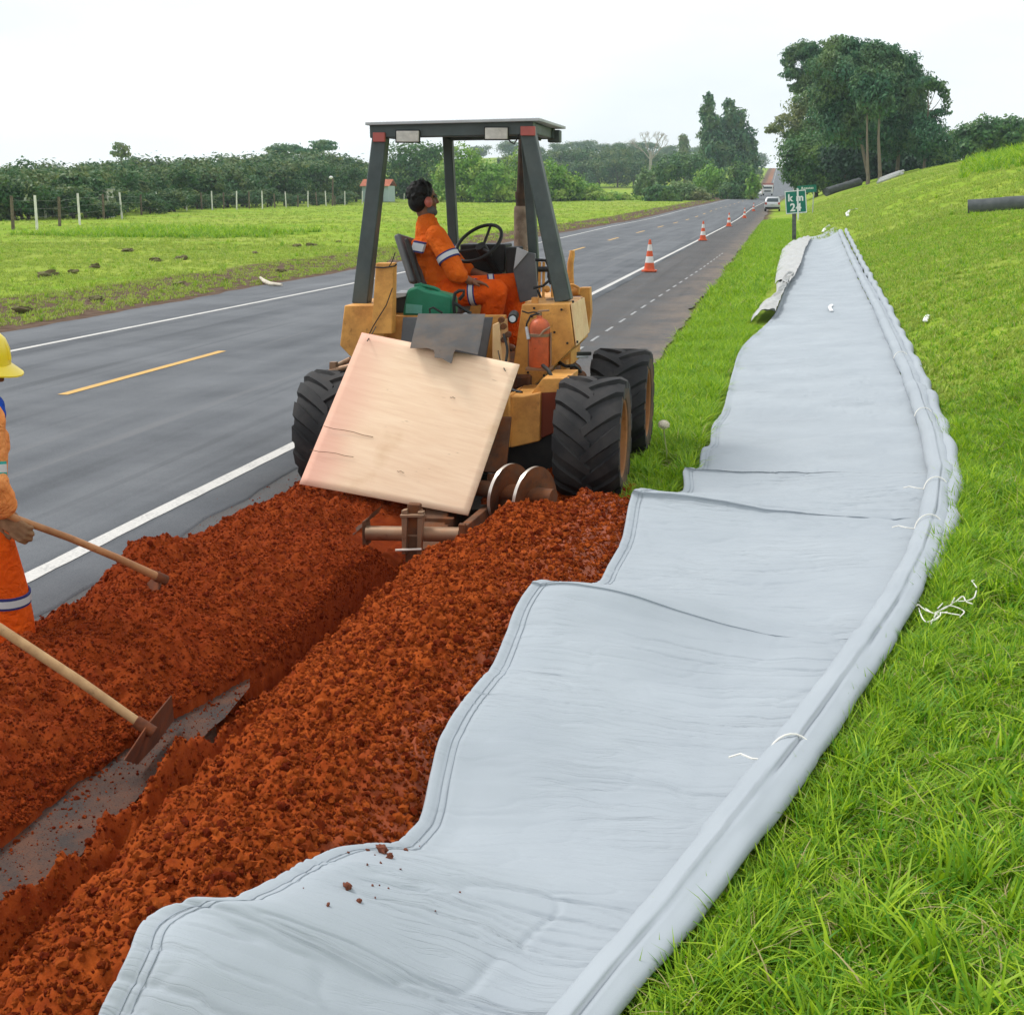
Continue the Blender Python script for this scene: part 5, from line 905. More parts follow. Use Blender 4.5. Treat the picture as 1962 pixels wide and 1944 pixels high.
text('Rosutas', .27, atY(1547, 360.5, GY_ - .01), M_sw, GS, -.06, .006)
for x in (1532, 1559): p = atY(x, 366, GY_ + .06); MB().cyl((p[0], p[1], ztp(p[0], p[1]) - .3), tuple(p), .04).build('post', M_lgrey, GS)

# ------------------------------------------------------------------ vehicles far down the road
M_silv, M_glass, M_tail, M_tyre, M_wht = mat('silver_paint', (0.52, 0.54, 0.56), 0.3, 0.3, var=0.03, bump=0, spec=0.5), mat('dark_glass', (0.03, 0.045, 0.055), 0.12, var=0.1, bump=0, spec=0.6), mat('tail_lamp', (0.45, 0.08, 0.06), 0.3, bump=0), mat('black_tyre', (0.015, 0.015, 0.016), 0.8, bump=0), mat('white_truck_paint', (0.70, 0.70, 0.70), 0.35, var=0.04, bump=0)
def hatchback(name, lab, loc, front, paint_m):
    t = thing(name, lab, 'car', (0, 0, 0)); w = .83
    def shell(sts, m, nm, par=t):
        mb = MB(); nS = len(sts[0][1])
        vs = [(x, y, z) for y, ring in sts for x, z in ring]; fs = []
        for i in range(len(sts) - 1):
            for k in range(nS): k2 = (k + 1) % nS; fs.append((i * nS + k, i * nS + k2, (i + 1) * nS + k2, (i + 1) * nS + k))
        fs += [tuple(range(nS)), tuple(range((len(sts) - 1) * nS, len(sts) * nS))]; mb.add(vs, fs); return mb.build(nm, m, par, 0.03, smooth=50)
    rg = lambda b_, z0, z1, ti=.9: [(-b_ * .9, z0), (b_ * .9, z0), (b_, z0 + .12), (b_, (z0 + z1) * .55), (b_ * ti, z1), (-b_ * ti, z1), (-b_, (z0 + z1) * .55), (-b_, z0 + .12)]
    shell([(-1.95, rg(w * .92, .38, .86)), (-1.85, rg(w, .24, .95)), (-.9, rg(w, .22, .97)), (.9, rg(w, .22, .95)), (1.7, rg(w * .96, .24, .78)), (1.95, rg(w * .85, .34, .66))], paint_m, 'body')
    cab = shell([(-1.80, rg(w * .93, .90, .97)), (-1.42, rg(w * .90, .90, 1.44, .80)), (-.4, rg(w * .92, .9, 1.50, .80)), (.35, rg(w * .92, .9, 1.42, .80)), (1.05, rg(w * .93, .90, .96))], paint_m, 'cabin')
    MB().prism([(-.60, -1.80, 1.02), (.60, -1.80, 1.02), (.55, -1.56, 1.36), (-.55, -1.56, 1.36)], (0, -.02, .01)).build('rear_window', M_glass, t)
    MB().prism([(-.64, .98, 1.02), (.64, .98, 1.02), (.56, .52, 1.36), (-.56, .52, 1.36)], (0, .02, .012)).build('windscreen', M_glass, t)
    for s in (-1, 1): MB().prism([(s * .79, -1.3, 1.0), (s * .79, .75, 1.0), (s * .70, .30, 1.36), (s * .69, -1.15, 1.38)], (s * .012, 0, 0)).build('side_window', M_glass, t)
    for s in (-1, 1): MB().box((s * .68, -1.93, .82), (.22, .08, .24)).build('tail_lamp', M_tail, t, .02); MB().box((s * .62, 1.88, .66), (.26, .12, .13)).build('headlamp', M_lens, t, .02)
    MB().box((0, -1.96, .36), (1.5, .10, .20)).build('rear_bumper', M_black, t, .03); MB().box((0, -1.972, .70), (.40, .02, .12)).build('number_plate', M_lgrey, t)
    for s in (-1, 1):
        for y in (-1.25, 1.2): MB().lathe([(.10, -.09), (.26, -.09), (.29, -.06), (.29, .06), (.26, .09), (.10, .09)], (s * .73, y, .29), (1, 0, 0), 20, closed=True).cyl((s * .73 - .07, y, .29), (s * .73 + .07, y, .29), .19).build('wheel', M_tyre, t)
    t.location = loc; t.rotation_euler = (0, 0, math.pi if front else 0); return t
def on_road(px, Y): return (float(atY(px, 375, Y)[0]), Y, float(road_z(Y)) + .02)
hatchback('car', 'silver hatchback driving away on the right beside the kilometre sign', on_road(1481, 152), False, M_silv)
hatchback('car', 'small pale oncoming car just left of the white truck', on_road(1452, 300), True, M_wht)
TL_ = on_road(1470.5, 322); TK = thing('truck', 'white oncoming truck far up the road beyond the silver car', 'truck', (0, 0, 0))
MB().box((0, -.9, 1.35), (2.3, 1.9, 1.9)).build('cab', M_wht, TK, .12); MB().prism([(-1.0, -1.86, 1.5), (1.0, -1.86, 1.5), (.95, -1.80, 2.12), (-.95, -1.80, 2.12)], (0, -.03, 0)).build('windscreen', M_glass, TK); MB().box((0, -1.88, .95), (1.5, .06, .35)).build('grille', M_grey, TK, .02); MB().box((0, -1.9, .52), (2.3, .16, .3)).build('bumper', M_lgrey, TK, .04)
MB().box((0, 2.4, 1.75), (2.4, 4.4, 2.0)).build('cargo_box', mat('dull_red_cargo', (.30, .12, .10), .7), TK, .03); MB().box((0, 1.2, .62), (.9, 6, .25)).build('chassis', M_black, TK)
for s in (-1, 1):
    MB().box((s * .85, -1.9, .92), (.3, .06, .2)).build('headlamp', M_lens, TK, .02); MB().box((s * 1.28, -1.7, 1.7), (.12, .1, .42)).build('mirror', M_black, TK, .02)
    for y in (-.9, 3.2): MB().lathe([(.15, -.15), (.44, -.15), (.47, -.1), (.47, .1), (.44, .15), (.15, .15)], (s * .95, y, .47), (1, 0, 0), 20, closed=True).cyl((s * .95 - .1, y, .47), (s * .95 + .1, y, .47), .28).build('wheel', M_tyre, TK)
TK.location = TL_

# ------------------------------------------------------------------ rolls and litter on the bank
M_roll = mat('dark_grey_roll', (0.085, 0.095, 0.10), 0.75, var=0.15, vscale=3, dirt=(0.17, 0.17, 0.17), dirtamt=0.35, bump=0.25)
def ground_hit(px, py, y0=3.0, y1=260.0):
    d = ray(px, py); ys = np.linspace(y0, y1, 6000); P_ = EY[None] + d[None] * (ys / d[1])[:, None]; zz = zt(P_[:, 0], P_[:, 1]); k = np.nonzero(P_[:, 2] <= zz)[0]
    k = k[0] if len(k) else -1; return Vector((P_[k, 0], P_[k, 1], zz[k]))
def roll(lab, a_, dv, ln, r, cat='roll'):
    dv = Vector(dv).normalized(); e = a_ + dv * ln; e.z = ztp(e.x, e.y); a0 = Vector((a_.x, a_.y, ztp(a_.x, a_.y) + r * .9)); e0 = Vector((e.x, e.y, e.z + r * .9)); t = thing('fabric_roll', lab, cat, tuple(a_)); ax_ = (e0 - a0).normalized()
    n = 14; P_ = [a0.lerp(e0, k / n) for k in range(n + 1)]; R_ = [r * (1 + .03 * math.sin(k * 1.7) + .02 * math.cos(k * 4.1)) for k in range(n + 1)]
    MB().tube(P_, R_, 26, False, flat=.95).build('roll_body', M_roll, t, fixn=False)
    for p_, s in ((a0, 1), (e0, -1)):
        vs = []; u = ax_.cross(Vector((0, 0, 1))).normalized(); v_ = u.cross(ax_); m_ = MB(); sp = []
        for k in range(90): th = k * .36; rr2 = r * (1 - k / 100) * .98; sp.append(p_ + ax_ * s * (.02 + .012 * math.sin(k * .7)) + u * math.cos(th) * rr2 + v_ * math.sin(th) * rr2)
        m_.tube(sp, r * .035, 5); m_.lathe([(0, .03 * s), (r * .96, .03 * s)], p_, ax_, 24); m_.build('spiral_end', M_roll, t, fixn=False)
    return t
p1 = ground_hit(1853, 412); roll('large dark grey fabric roll lying on the grass at the right edge', p1, (1, -.12, 0), 3.2, .235)
p2 = ground_hit(1583, 376); D2 = (p2.y) ; roll('smaller far dark grey roll at the foot of the trees behind the signs', p2, (1, 1.0, 0), .72 * D2 * .035 + 1.2, .0031 * D2)
p3 = ground_hit(1683, 352); BU = thing('pale_bundle', 'bundle of pale grey folded fabric lying at the top of the bank', 'bundle', tuple(p3)); m_ = MB(); s3 = p3.y / 2600
for k in range(7): a_ = p3 + Vector((-2 * s3 + k * 2.0 * s3, .3 * k, 0)); a_.z = ztp(a_.x, a_.y) + 2.5 * s3 + (k % 3) * 2.2 * s3; e_ = a_ + Vector((38 * s3 + 2 * s3 * (k % 2), 2.0, 0)); e_.z = ztp(e_.x, e_.y) + 3.0 * s3 + (k % 3) * 2.4 * s3; m_.tube([a_, a_.lerp(e_, .5) + Vector((0, 0, -.5 * s3)), e_], [2.2 * s3, 3.2 * s3, 2.4 * s3], 8)
m_.build('fold', M_fab2, BU)
allp = np.stack([FXx, FYy, FZz], -1).reshape(-1, 3); rel = allp - EY; ww_ = rel @ FW; PXY = np.stack([CX + FPX * (rel @ RT) / ww_, CY - FPX * (rel @ UP) / ww_], 1)
def fab_at(px, py):
    d2 = ((PXY - [px, py]) ** 2).sum(1); c_ = np.nonzero(d2 < 60)[0]
    k = c_[np.argmin(ww_[c_])] if len(c_) else np.argmin(d2); return Vector(allp[k]), ww_[k]
CL = [(840, 315, 66), (908, 368, 36), (705, 300, 26), (1050, 297, 20), (705, 440, 18), (830, 420, 13), (1030, 485, 13), (541, 662, 44), (335, 808, 27), (640, 775, 24), (783, 745, 12), (750, 632, 12), (830, 632, 11), (900, 655, 11), (1197, 265, 10), (1575, 695, 11), (110, 655, 9), (490, 605, 10), (1343, 865, 9), (520, 320, 12), (765, 340, 9)]
LBL = {0: 'largest dark red clod resting on the stitched hem of the fabric', 1: 'squarish red clod touching the largest clod on the fabric hem', 2: 'red clod on the hem just left of the largest clod', 7: 'big round knobbly red clod alone on the grey fabric', 8: 'red clod lying furthest left of the bigger ones on the fabric', 9: 'red clod below the round knobbly one on the fabric'}
M_clod2 = mat('dark_red_clod', (0.23, 0.075, 0.042), 0.95, var=0.25, vscale=40, dirt=(0.15, 0.045, 0.03), dirtamt=0.6, dscale=20, bump=0.6, bscale=160)
for k, (x, y, r) in enumerate(CL):
    p, w_ = fab_at(560 + x * .207, 1560 + y * .207); rw = r * .207 * w_ / 2600; me = lump(50 + k, 3 if r > 20 else 2, M_clod2); o = bpy.data.objects.new('red_clod', me); COL.objects.link(o); o.location = p + Vector((0, 0, rw * .5)); o.scale = (rw,) * 3; o.rotation_euler = (k, k * 2, k * 3)
    tag(o, LBL.get(k, 'tiny red crumb scattered on the grey fabric'), 'clod', 'red clods fallen on the fabric')
M_paper = mat('white_plastic', (0.80, 0.80, 0.80), 0.5, var=0.04, bump=0)
def scrap(name, pts, lab, w=.02, on=None, cat='litter'):
    P_ = []
    for x, y in pts:
        p = fab_at(x * K, y * K)[0] if on == 'fab' else ground_hit(x * K, y * K); P_.append(p + Vector((0, 0, .025 if on == 'fab' else .06)))
    m_ = MB(); m_.tube(P_, w, 6, flat=.3); return tag(m_.build(name, M_paper, smooth=40), lab, cat)
scrap('white_scrap', [(1567, 570), (1563, 575), (1567, 582)], 'small bent white plastic scrap lying on the fabric middle', .03, 'fab')
scrap('white_scrap', [(1750, 603), (1747, 608), (1745, 614)], 'white crumpled scrap alone on the grass right of the fabric', .035)
scrap('white_strip', [(1600, 410), (1598, 404), (1604, 399), (1616, 396)], 'white plastic strip on the far grass bank nearer the kilometre sign', .09)
scrap('white_strip', [(1553, 440), (1556, 434), (1566, 428)], 'white plastic strip at the far end of the fabric', .08)
zx = lambda a_, b_: ((1700 + a_ * .1356) / K, (1100 + b_ * .1356) / K)
def cords(lines):
    m_ = MB(); r3 = random.Random(3)
    for ln in lines:
        P_ = []
        for i, q in enumerate(ln): p = ground_hit(*[v_ * K for v_ in zx(*q)]); P_.append(p + Vector((0, 0, .085 + r3.uniform(0, .02))))
        m_.tube(cat_rom([tuple(p) for p in P_], lambda p: .01) if len(P_) > 2 else P_, .0033, 5)
    return m_
tag(cords([[(640, 840), (830, 770), (940, 690), (1090, 690), (1200, 610), (1240, 480)], [(700, 790), (860, 760), (1060, 790), (1000, 900)], [(400, 740), (450, 730), (520, 830), (700, 850)], [(520, 770), (640, 820), (830, 840)], [(890, 720), (930, 610)], [(690, 790), (760, 720)], [(420, 740), (480, 930), (560, 970), (720, 870)], [(600, 960), (650, 890), (720, 830), (1000, 870)], [(180, 740), (300, 760), (430, 740)], [(240, 620), (340, 600), (430, 670)], [(1240, 480), (1190, 400), (1170, 340), (1215, 330)], [(940, 660), (1040, 640), (1090, 690), (1180, 740)], [(560, 980), (700, 900), (740, 840)]]).build('cord_tangle', M_cord, smooth=40), 'tangle of cut white cords lying on the grass beside the fabric', 'cords')
fp = ground_hit(1277, 893); fb = fp + Vector((0, 0, .06)); ft = Vector(atY(1272, 820, fp.y)); FL = thing('puffball_flower', 'single white round seed head on a thin stem in the grass strip', 'flower', tuple(fp))
MB().tube([fp, fp.lerp(ft, .4) + Vector((.01, 0, 0)), fp.lerp(ft, .75), ft], .0065, 6).build('stem', mat('pale_stem', (.35, .40, .15), .7, bump=0), FL); m_ = MB(); rB = 9.6 * 11 / 2600; m_.blob(ft + Vector((0, 0, rB * .7)), (rB, rB, rB * .8), n=14, m=10)
r4 = random.Random(8)
for k in range(160): v_ = Vector((r4.gauss(0, 1), r4.gauss(0, 1), r4.gauss(0, 1))).normalized(); p = ft + Vector((0, 0, rB * .7)); m_.bar(p + Vector((v_.x, v_.y, v_.z * .8)) * rB * .9, p + Vector((v_.x, v_.y, v_.z * .8)) * rB * 1.18, .003, .003)
m_.build('seed_head', mat('cream_fluff', (.75, .68, .55), .95, var=.1, vscale=80), FL, smooth=0)
M_tw = mat('bleached_stick', (.62, .56, .46), .8, bump=.1)
P_ = [Vector(atz(x, y, .06)) for x, y in ((499, 532), (507, 539), (518, 544), (540, 545.6))]; tag(MB().tube(P_, [.03, .05, .05, .03], 7).build('bleached_stick', M_tw), 'pale curved stick lying at the left edge of the asphalt', 'stick')
M_sod = mat('upturned_sod', (0.17, 0.12, 0.07), 0.95, var=0.3, vscale=3, dirt=(0.08, 0.14, 0.02), dirtamt=0.9, dscale=3, bump=0.8, bscale=12)
for k, (x, y, r) in enumerate([(88, 525, 24), (140, 518, 10), (183, 511, 11), (246, 476, 8), (298, 499, 13), (348, 496, 10), (39, 594, 18), (183, 570, 12), (343, 543, 11), (537, 517, 9), (488, 480, 7), (570, 470, 7), (650, 462, 6), (596, 468, 8), (432, 534, 7)]):
    p = Vector(atz(x, y + 3, .0)); w_ = float((np.array(p) - EY) @ FW); p.z = ztp(p.x, p.y) + .06; rw = r * w_ / 2600; o = bpy.data.objects.new('sod_clump', lump(90 + k, 3, M_sod)); COL.objects.link(o); o.location = p; o.scale = (rw, rw * 1.6, rw * .6)
    tag(o, 'largest brown upturned sod clump near the left photo edge' if k == 0 else 'small dark clump of upturned sod on the left verge', 'sod', 'sod clumps on the left verge')
# ------------------------------------------------------------------ fence on the left
M_conc, M_oldw, M_wire = mat('pale_concrete', (0.76, 0.74, 0.70), 0.85, var=0.12, vscale=3, bump=0.2), mat('old_wood', (0.16, 0.125, 0.09), 0.9, var=0.3, vscale=5, bump=0.4), mat('fence_wire', (0.25, 0.25, 0.25), 0.6, bump=0)
FN = thing('fence', 'long wire fence of white concrete and brown wooden posts across the field', 'fence', tuple(atz(300, 409, 0)))
CP = [(71, 376, 439), (153, 372, 429.5), (234, 370, 418.5), (300, 369, 410), (358, 368, 408), (407, 367, 406.5), (453.5, 367, 406), (503, 367, 404), (548.5, 368, 402.5), (590, 367, 401.5), (625, 367, 400), (661, 367, 398.5), (694, 367, 397.5), (722, 368, 396), (750, 369, 395), (774, 371, 393.5)]
WP = [(25, 377, 439), (114, 379, 432), (199, 373, 421), (271, 373, 412.5), (330, 372, 408), (387, 370, 406.5), (429, 370, 405.5), (478, 368, 404.5), (527, 372, 403), (571, 375, 402), (608, 369, 400), (642, 376, 399.5)]
tops = []
for kind, L_, m in (('concrete_post', CP, M_conc), ('wooden_post', WP, M_oldw)):
    for x, yt, yb in L_:
        p = atz(x, yb, 0.0); w_ = 0.13 if kind[0] == 'c' else 0.16; h = (yb - yt) * (np.array(p) - EY) @ FW / FPX; gz = ztp(p[0], p[1])
        m_ = MB(); lean = RNG.normal(0, .03); m_.bar((p[0], p[1], gz - .3), (p[0] + lean * h, p[1], h), w_, w_, up=(0, 1, 0), w1=w_ * .9, h1=w_ * .9); m_.build(kind, m, FN, 0.01); tops.append((x, p, h))
tops.sort(key=lambda t: t[0]); m_ = MB()
for fr in (.35, .6, .85):
    P_ = [Vector((p[0], p[1], h * fr)) for x, p, h in tops]; m_.tube(P_, .006, 4)
m_.build('wire', M_wire, FN, smooth=0)
# ------------------------------------------------------------------ trees and bushes
def leaves(name, lobes, n, size, m, parent, seed, shell=0.62, flatn=0.35, droop=0.0):
    rg = np.random.default_rng(seed); Cn = np.array([l[0] for l in lobes], float); Rd = np.array([l[1] for l in lobes], float); w_ = (Rd[:, 0] * Rd[:, 2] + Rd[:, 1] * Rd[:, 2] + Rd[:, 0] * Rd[:, 1]); idx = rg.choice(len(lobes), n, p=w_ / w_.sum())
    d = rg.normal(size=(n, 3)); d /= np.linalg.norm(d, axis=1)[:, None]; rad = shell + (1.20 - shell) * rg.random(n) ** 0.8
    bumpf = 1 + 0.28 * np.sin(d[:, 0] * 5 + idx) * np.sin(d[:, 2] * 4.3 + idx * 2.1) + 0.15 * np.sin(d[:, 1] * 9 + idx * 1.3)
    P_ = Cn[idx] + d * Rd[idx] * (rad * bumpf)[:, None]; nr = d + rg.normal(size=(n, 3)) * 0.55 + [0, 0, flatn]; nr /= np.linalg.norm(nr, axis=1)[:, None]
    a_ = rg.normal(size=(n, 3)); a_ -= (a_ * nr).sum(1)[:, None] * nr; a_ /= np.linalg.norm(a_, axis=1)[:, None]; b_ = np.cross(nr, a_); s = size * rg.uniform(.55, 1.35, n)[:, None]
    Q_ = np.stack([P_ - a_ * s * .5, P_ - b_ * s * .32 + nr * s * .1, P_ + a_ * s * .55, P_ + b_ * s * .32 + nr * s * .1], 1); Q_[:, 2, 2] -= droop * s[:, 0]
    V = Q_.reshape(-1, 3) - (np.array(WLOC[parent.name]) if parent else 0); me = bpy.data.meshes.new(name); N = n
    me.vertices.add(4 * N); me.vertices.foreach_set('co', V.astype(np.float32).ravel()); me.loops.add(4 * N); me.loops.foreach_set('vertex_index', np.arange(4 * N, dtype=np.int32)); me.polygons.add(N); me.polygons.foreach_set('loop_start', np.arange(0, 4 * N, 4, dtype=np.int32)); me.update(calc_edges=True); me.materials.append(m)
    o = bpy.data.objects.new(name, me); COL.objects.link(o); o.parent = parent; return o
FK = {'orchard': 0.95, 'bright': 1.15, 'dark': 1.35}
q7 = lambda c, f=1.5: tuple(v * f for v in c) if c else None
LM = {k: leafmat('leaf_' + k, q7(a_, FK.get(k, 1.5)), q7(c_, FK.get(k, 1.5)), .28, sc_, q7(x_, FK.get(k, 1.5))) for k, a_, c_, sc_, x_ in (
    ('dark', (0.024, 0.085, 0.026), (0.060, 0.145, 0.036), .35, (0.11, 0.185, 0.036)), ('euc', (0.020, 0.080, 0.042), (0.055, 0.140, 0.060), .3, (0.100, 0.155, 0.052)), ('bright', (0.08, 0.22, 0.02), (0.19, 0.35, 0.038), .25, (0.28, 0.37, 0.06)),
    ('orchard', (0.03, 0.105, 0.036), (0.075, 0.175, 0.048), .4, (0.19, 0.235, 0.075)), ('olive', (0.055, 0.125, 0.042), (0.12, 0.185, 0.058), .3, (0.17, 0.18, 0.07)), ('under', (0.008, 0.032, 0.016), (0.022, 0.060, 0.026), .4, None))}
M_trunk, M_ptrunk = mat('brown_bark', (0.10, 0.07, 0.05), 0.9, var=0.3, vscale=3, bump=0.5, bscale=15), mat('pale_bark', (0.22, 0.18, 0.14), 0.85, var=0.3, vscale=1.5, dirt=(0.10, 0.07, 0.05), dirtamt=0.6, dscale=1.5, bump=0.3, bscale=12)
def plant(name, lab, cat, Y, pxl, n, size, lm, seed, trunk=None, tm=None, group=None, depth=1.0, shell=.62, droop=0.0, tr=.22, branches=True):
    rg = random.Random(seed); lobes = []
    for x, y, rx, ry in pxl:
        Yc = Y + rg.uniform(-.5, .5) * rx * K * Y / FPX * depth; c_ = D(x, y, Yc); s = K * Yc / FPX; lobes.append(((c_.x, c_.y, c_.z), (rx * s, rx * s * .9 * depth, ry * s)))
    mx_ = np.mean([l[0] for l in lobes], 0); bx = D(trunk[0], 370, Y).x if trunk else mx_[0]; root = Vector((bx, Y, ztp(bx, Y))); t = thing(name, lab, cat, tuple(root), group)
    top = D(*trunk[1:3], Y) if trunk else Vector((mx_[0], Y, mx_[2])); mid = root.lerp(top, .5) + Vector((rg.uniform(-.3, .3), 0, 0)); m_ = MB(); m_.tube([root - Vector((0, 0, .4)), root + Vector((0, 0, .6)), mid, top], [tr * 1.25, tr, tr * .7, tr * .3], 9)
    if branches:
        for (c_, r_) in lobes:
            c_ = Vector(c_); b0 = root.lerp(top, min(.95, max(.15, (c_.z - root.z) / max(top.z - root.z, .1) * .72))); m_.tube([b0, b0.lerp(c_, .5) + Vector((0, 0, -.15)), c_], [tr * .4, tr * .25, tr * .1], 6)
    m_.build('trunk', tm or M_trunk, t); leaves('crown', lobes, n, size, LM[lm], t, seed, shell, droop=droop); return t
# orchard row behind the fence: five kinds, copied
PROT = []
for k in range(6):
    r5 = random.Random(k); t = thing('orchard_tree', 'rounded dark green orchard tree in the row behind the fence', 'tree', (0, 0, 0), 'orchard trees behind the fence')
    lob = [((r5.uniform(-.9, .9), r5.uniform(-.9, .9), 3.2), (2.2, 2.2, 2.0))]
    for q in range(9): a_ = q * .7 + r5.random(); rr_ = r5.uniform(1.2, 2.4); z_ = r5.uniform(1.2, 5.0); lob.append(((math.cos(a_) * rr_, math.sin(a_) * rr_, z_), (r5.uniform(.9, 1.5), r5.uniform(.9, 1.5), r5.uniform(.7, 1.1))))
    m_ = MB().tube([(0, 0, -.3), (.05, 0, 1.0), (0, .1, 2.6)], [.22, .18, .1], 8)
    for l in lob[1:6]: m_.tube([(0, 0, 1.2), tuple(Vector(l[0]) * .6 + Vector((0, 0, .6))), l[0]], [.1, .07, .03], 6)
    m_.build('trunk', M_trunk, t); leaves('crown', lob, 2600, .42, LM['orchard'], t, 300 + k, .55); PROT.append(t)
first = set()
def put(k, x, Y, h, lab=None, wide=1.0, group=None):
    X = D(x, 370, Y).x; s = h / 5.7; loc = (X, Y, ztp(X, Y) - .2); rz = RNG.uniform(0, 6.28)
    t = PROT[k]
    if k not in first: t.location = loc; t.rotation_euler = (0, 0, rz); t.scale = (s * wide, s * wide, s); first.add(k)
    else: t = copy_thing(t, loc, rz, (s * wide, s * wide, s), lab)
    if group: t['group'] = group
    if lab: t['label'] = lab
    return t
hz = lambda Y, y: EYE + (365 - y) * K * Y / FPX
i = 0
for x in range(-30, 700, 27):
    Y = np.interp(x, [0, 150, 300, 500, 700], [104, 118, 150, 195, 235]) + RNG.uniform(-6, 6); y = np.interp(x, [0, 60, 150, 230, 330, 450, 560, 640, 700], [322, 312, 318, 318, 308, 312, 304, 312, 328]) + RNG.uniform(-6, 6); put(i % 6, x, Y, hz(Y, y), wide=1.15); i += 1
for x in range(-20, 700, 30):
    Y = np.interp(x, [0, 300, 700], [150, 200, 275]) + RNG.uniform(-8, 8); y = np.interp(x, [0, 60, 150, 240, 300, 420, 600, 660, 700], [314, 306, 310, 303, 298, 303, 296, 298, 318]) + RNG.uniform(-5, 5); put((i + 2) % 6, x, Y, hz(Y, y), 'taller green tree in the rear row behind the orchard', 1.15, 'rear orchard trees'); i += 1
for x in range(0, 690, 46):
    Y = np.interp(x, [0, 150, 300, 700], [100, 112, 140, 220]) + RNG.uniform(-4, 4); put(i % 6, x + RNG.uniform(-10, 10), Y, RNG.uniform(1.6, 3.0), 'low green shrub filling the gap under the orchard row', 1.6, 'low shrubs under the orchard row'); i += 1
# single trees and bushes, each with its own outline
E_ = 'eucalyptus_tree'; EG = 'tall trees on the right bank'
plant(E_, 'tall tree with separate airy tufts at the left top of the right grove', 'tree', 190, [(1523, 92, 22, 12), (1500, 102, 19, 11), (1489, 118, 12, 9), (1494, 138, 16, 9), (1506, 166, 16, 9), (1540, 112, 24, 16), (1522, 146, 20, 14), (1543, 165, 26, 20)], 9500, .34, 'euc', 1, (1575, 1540, 110), M_trunk, EG, droop=.4, tr=.22)
plant(E_, 'tallest dense tree in the middle of the right grove', 'tree', 152, [(1590, 88, 32, 15), (1612, 106, 36, 24), (1570, 128, 36, 28), (1602, 150, 42, 36), (1572, 185, 38, 34), (1618, 200, 44, 40), (1590, 232, 40, 32)], 20000, .36, 'euc', 2, (1636, 1600, 110), M_ptrunk, EG, droop=.4, tr=.2)
plant(E_, 'tall tree with pale trunk right of the tallest one in the right grove', 'tree', 154, [(1662, 104, 34, 18), (1692, 126, 32, 22), (1650, 142, 44, 36), (1692, 168, 42, 38), (1662, 206, 48, 40), (1640, 238, 46, 30)], 20000, .36, 'euc', 3, (1658, 1662, 120), M_ptrunk, EG, droop=.4, tr=.2)
plant(E_, 'broad dark tree forming the right shoulder of the grove', 'tree', 157, [(1712, 145, 28, 22), (1727, 180, 22, 26), (1712, 220, 34, 32), (1690, 252, 46, 32), (1728, 250, 30, 26)], 12000, .36, 'euc', 4, (1690, 1710, 160), M_ptrunk, EG, droop=.4, tr=.2)
plant(E_, 'open branched tree with small airy tufts on the right side of the grove', 'tree', 150, [(1752, 156, 18, 8), (1768, 162, 14, 8), (1782, 176, 9, 9), (1786, 196, 7, 11), (1771, 212, 16, 5), (1750, 232, 22, 15), (1762, 260, 28, 22), (1775, 288, 26, 20), (1745, 275, 24, 24)], 6500, .30, 'euc', 5, (1740, 1752, 190), M_ptrunk, EG, droop=.4, tr=.15)
plant(E_, 'olive green tree on the left of the grove reaching over the road', 'tree', 186, [(1534, 215, 38, 34), (1515, 200, 20, 20), (1500, 244, 28, 20), (1464, 240, 15, 8), (1480, 224, 16, 8), (1452, 246, 9, 5), (1552, 255, 36, 28), (1518, 258, 30, 22)], 10000, .34, 'olive', 6, (1540, 1534, 220), M_trunk, EG, droop=.3)
plant('broadleaf_tree', 'low bushy green tree at the foot of the grove beside the road', 'tree', 178, [(1545, 285, 54, 28), (1515, 300, 40, 26), (1572, 308, 38, 28), (1500, 280, 24, 18), (1535, 325, 52, 22), (1585, 330, 24, 18), (1492, 312, 16, 16), (1560, 342, 50, 16), (1510, 335, 30, 18)], 15000, .36, 'dark', 7, (1540, 1540, 300), M_trunk)
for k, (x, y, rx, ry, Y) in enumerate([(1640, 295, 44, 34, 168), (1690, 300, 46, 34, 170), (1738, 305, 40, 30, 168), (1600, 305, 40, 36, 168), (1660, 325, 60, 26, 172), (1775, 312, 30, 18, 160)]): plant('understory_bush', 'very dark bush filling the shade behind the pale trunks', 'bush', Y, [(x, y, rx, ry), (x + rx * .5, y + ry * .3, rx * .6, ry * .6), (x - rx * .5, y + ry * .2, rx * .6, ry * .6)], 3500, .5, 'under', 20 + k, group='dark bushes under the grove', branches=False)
plant(E_, 'thin pale trunk standing in front of the dark grove interior', 'tree', 146, [(1638, 180, 22, 26), (1632, 150, 18, 18)], 1500, .4, 'euc', 31, (1636, 1637, 170), M_ptrunk, EG, tr=.15, droop=.4)
plant(E_, 'thicker pale trunk right of the thin one under the grove', 'tree', 146, [(1660, 190, 22, 26), (1668, 160, 18, 18)], 1500, .4, 'euc', 32, (1658, 1660, 180), M_ptrunk, EG, tr=.19, droop=.4)
for k, (x, y, rx, ry, lab) in enumerate([(1828, 262, 32, 18, 'low dark tree left in the clump beyond the bank crest'), (1872, 248, 38, 20, 'low dark tree in the middle of the clump beyond the bank crest'), (1920, 246, 38, 18, 'low dark tree at the right edge beyond the bank crest'), (1965, 252, 36, 18, 'low dark tree beyond the crest cut by the frame edge')]): plant('broadleaf_tree', lab, 'tree', 175, [(x, y, rx, ry), (x - rx * .5, y + 9, rx * .7, ry * .8), (x + rx * .5, y + 8, rx * .7, ry * .8), (x, y + 20, rx, ry)], 5000, .5, 'dark', 40 + k, group='trees beyond the bank crest')
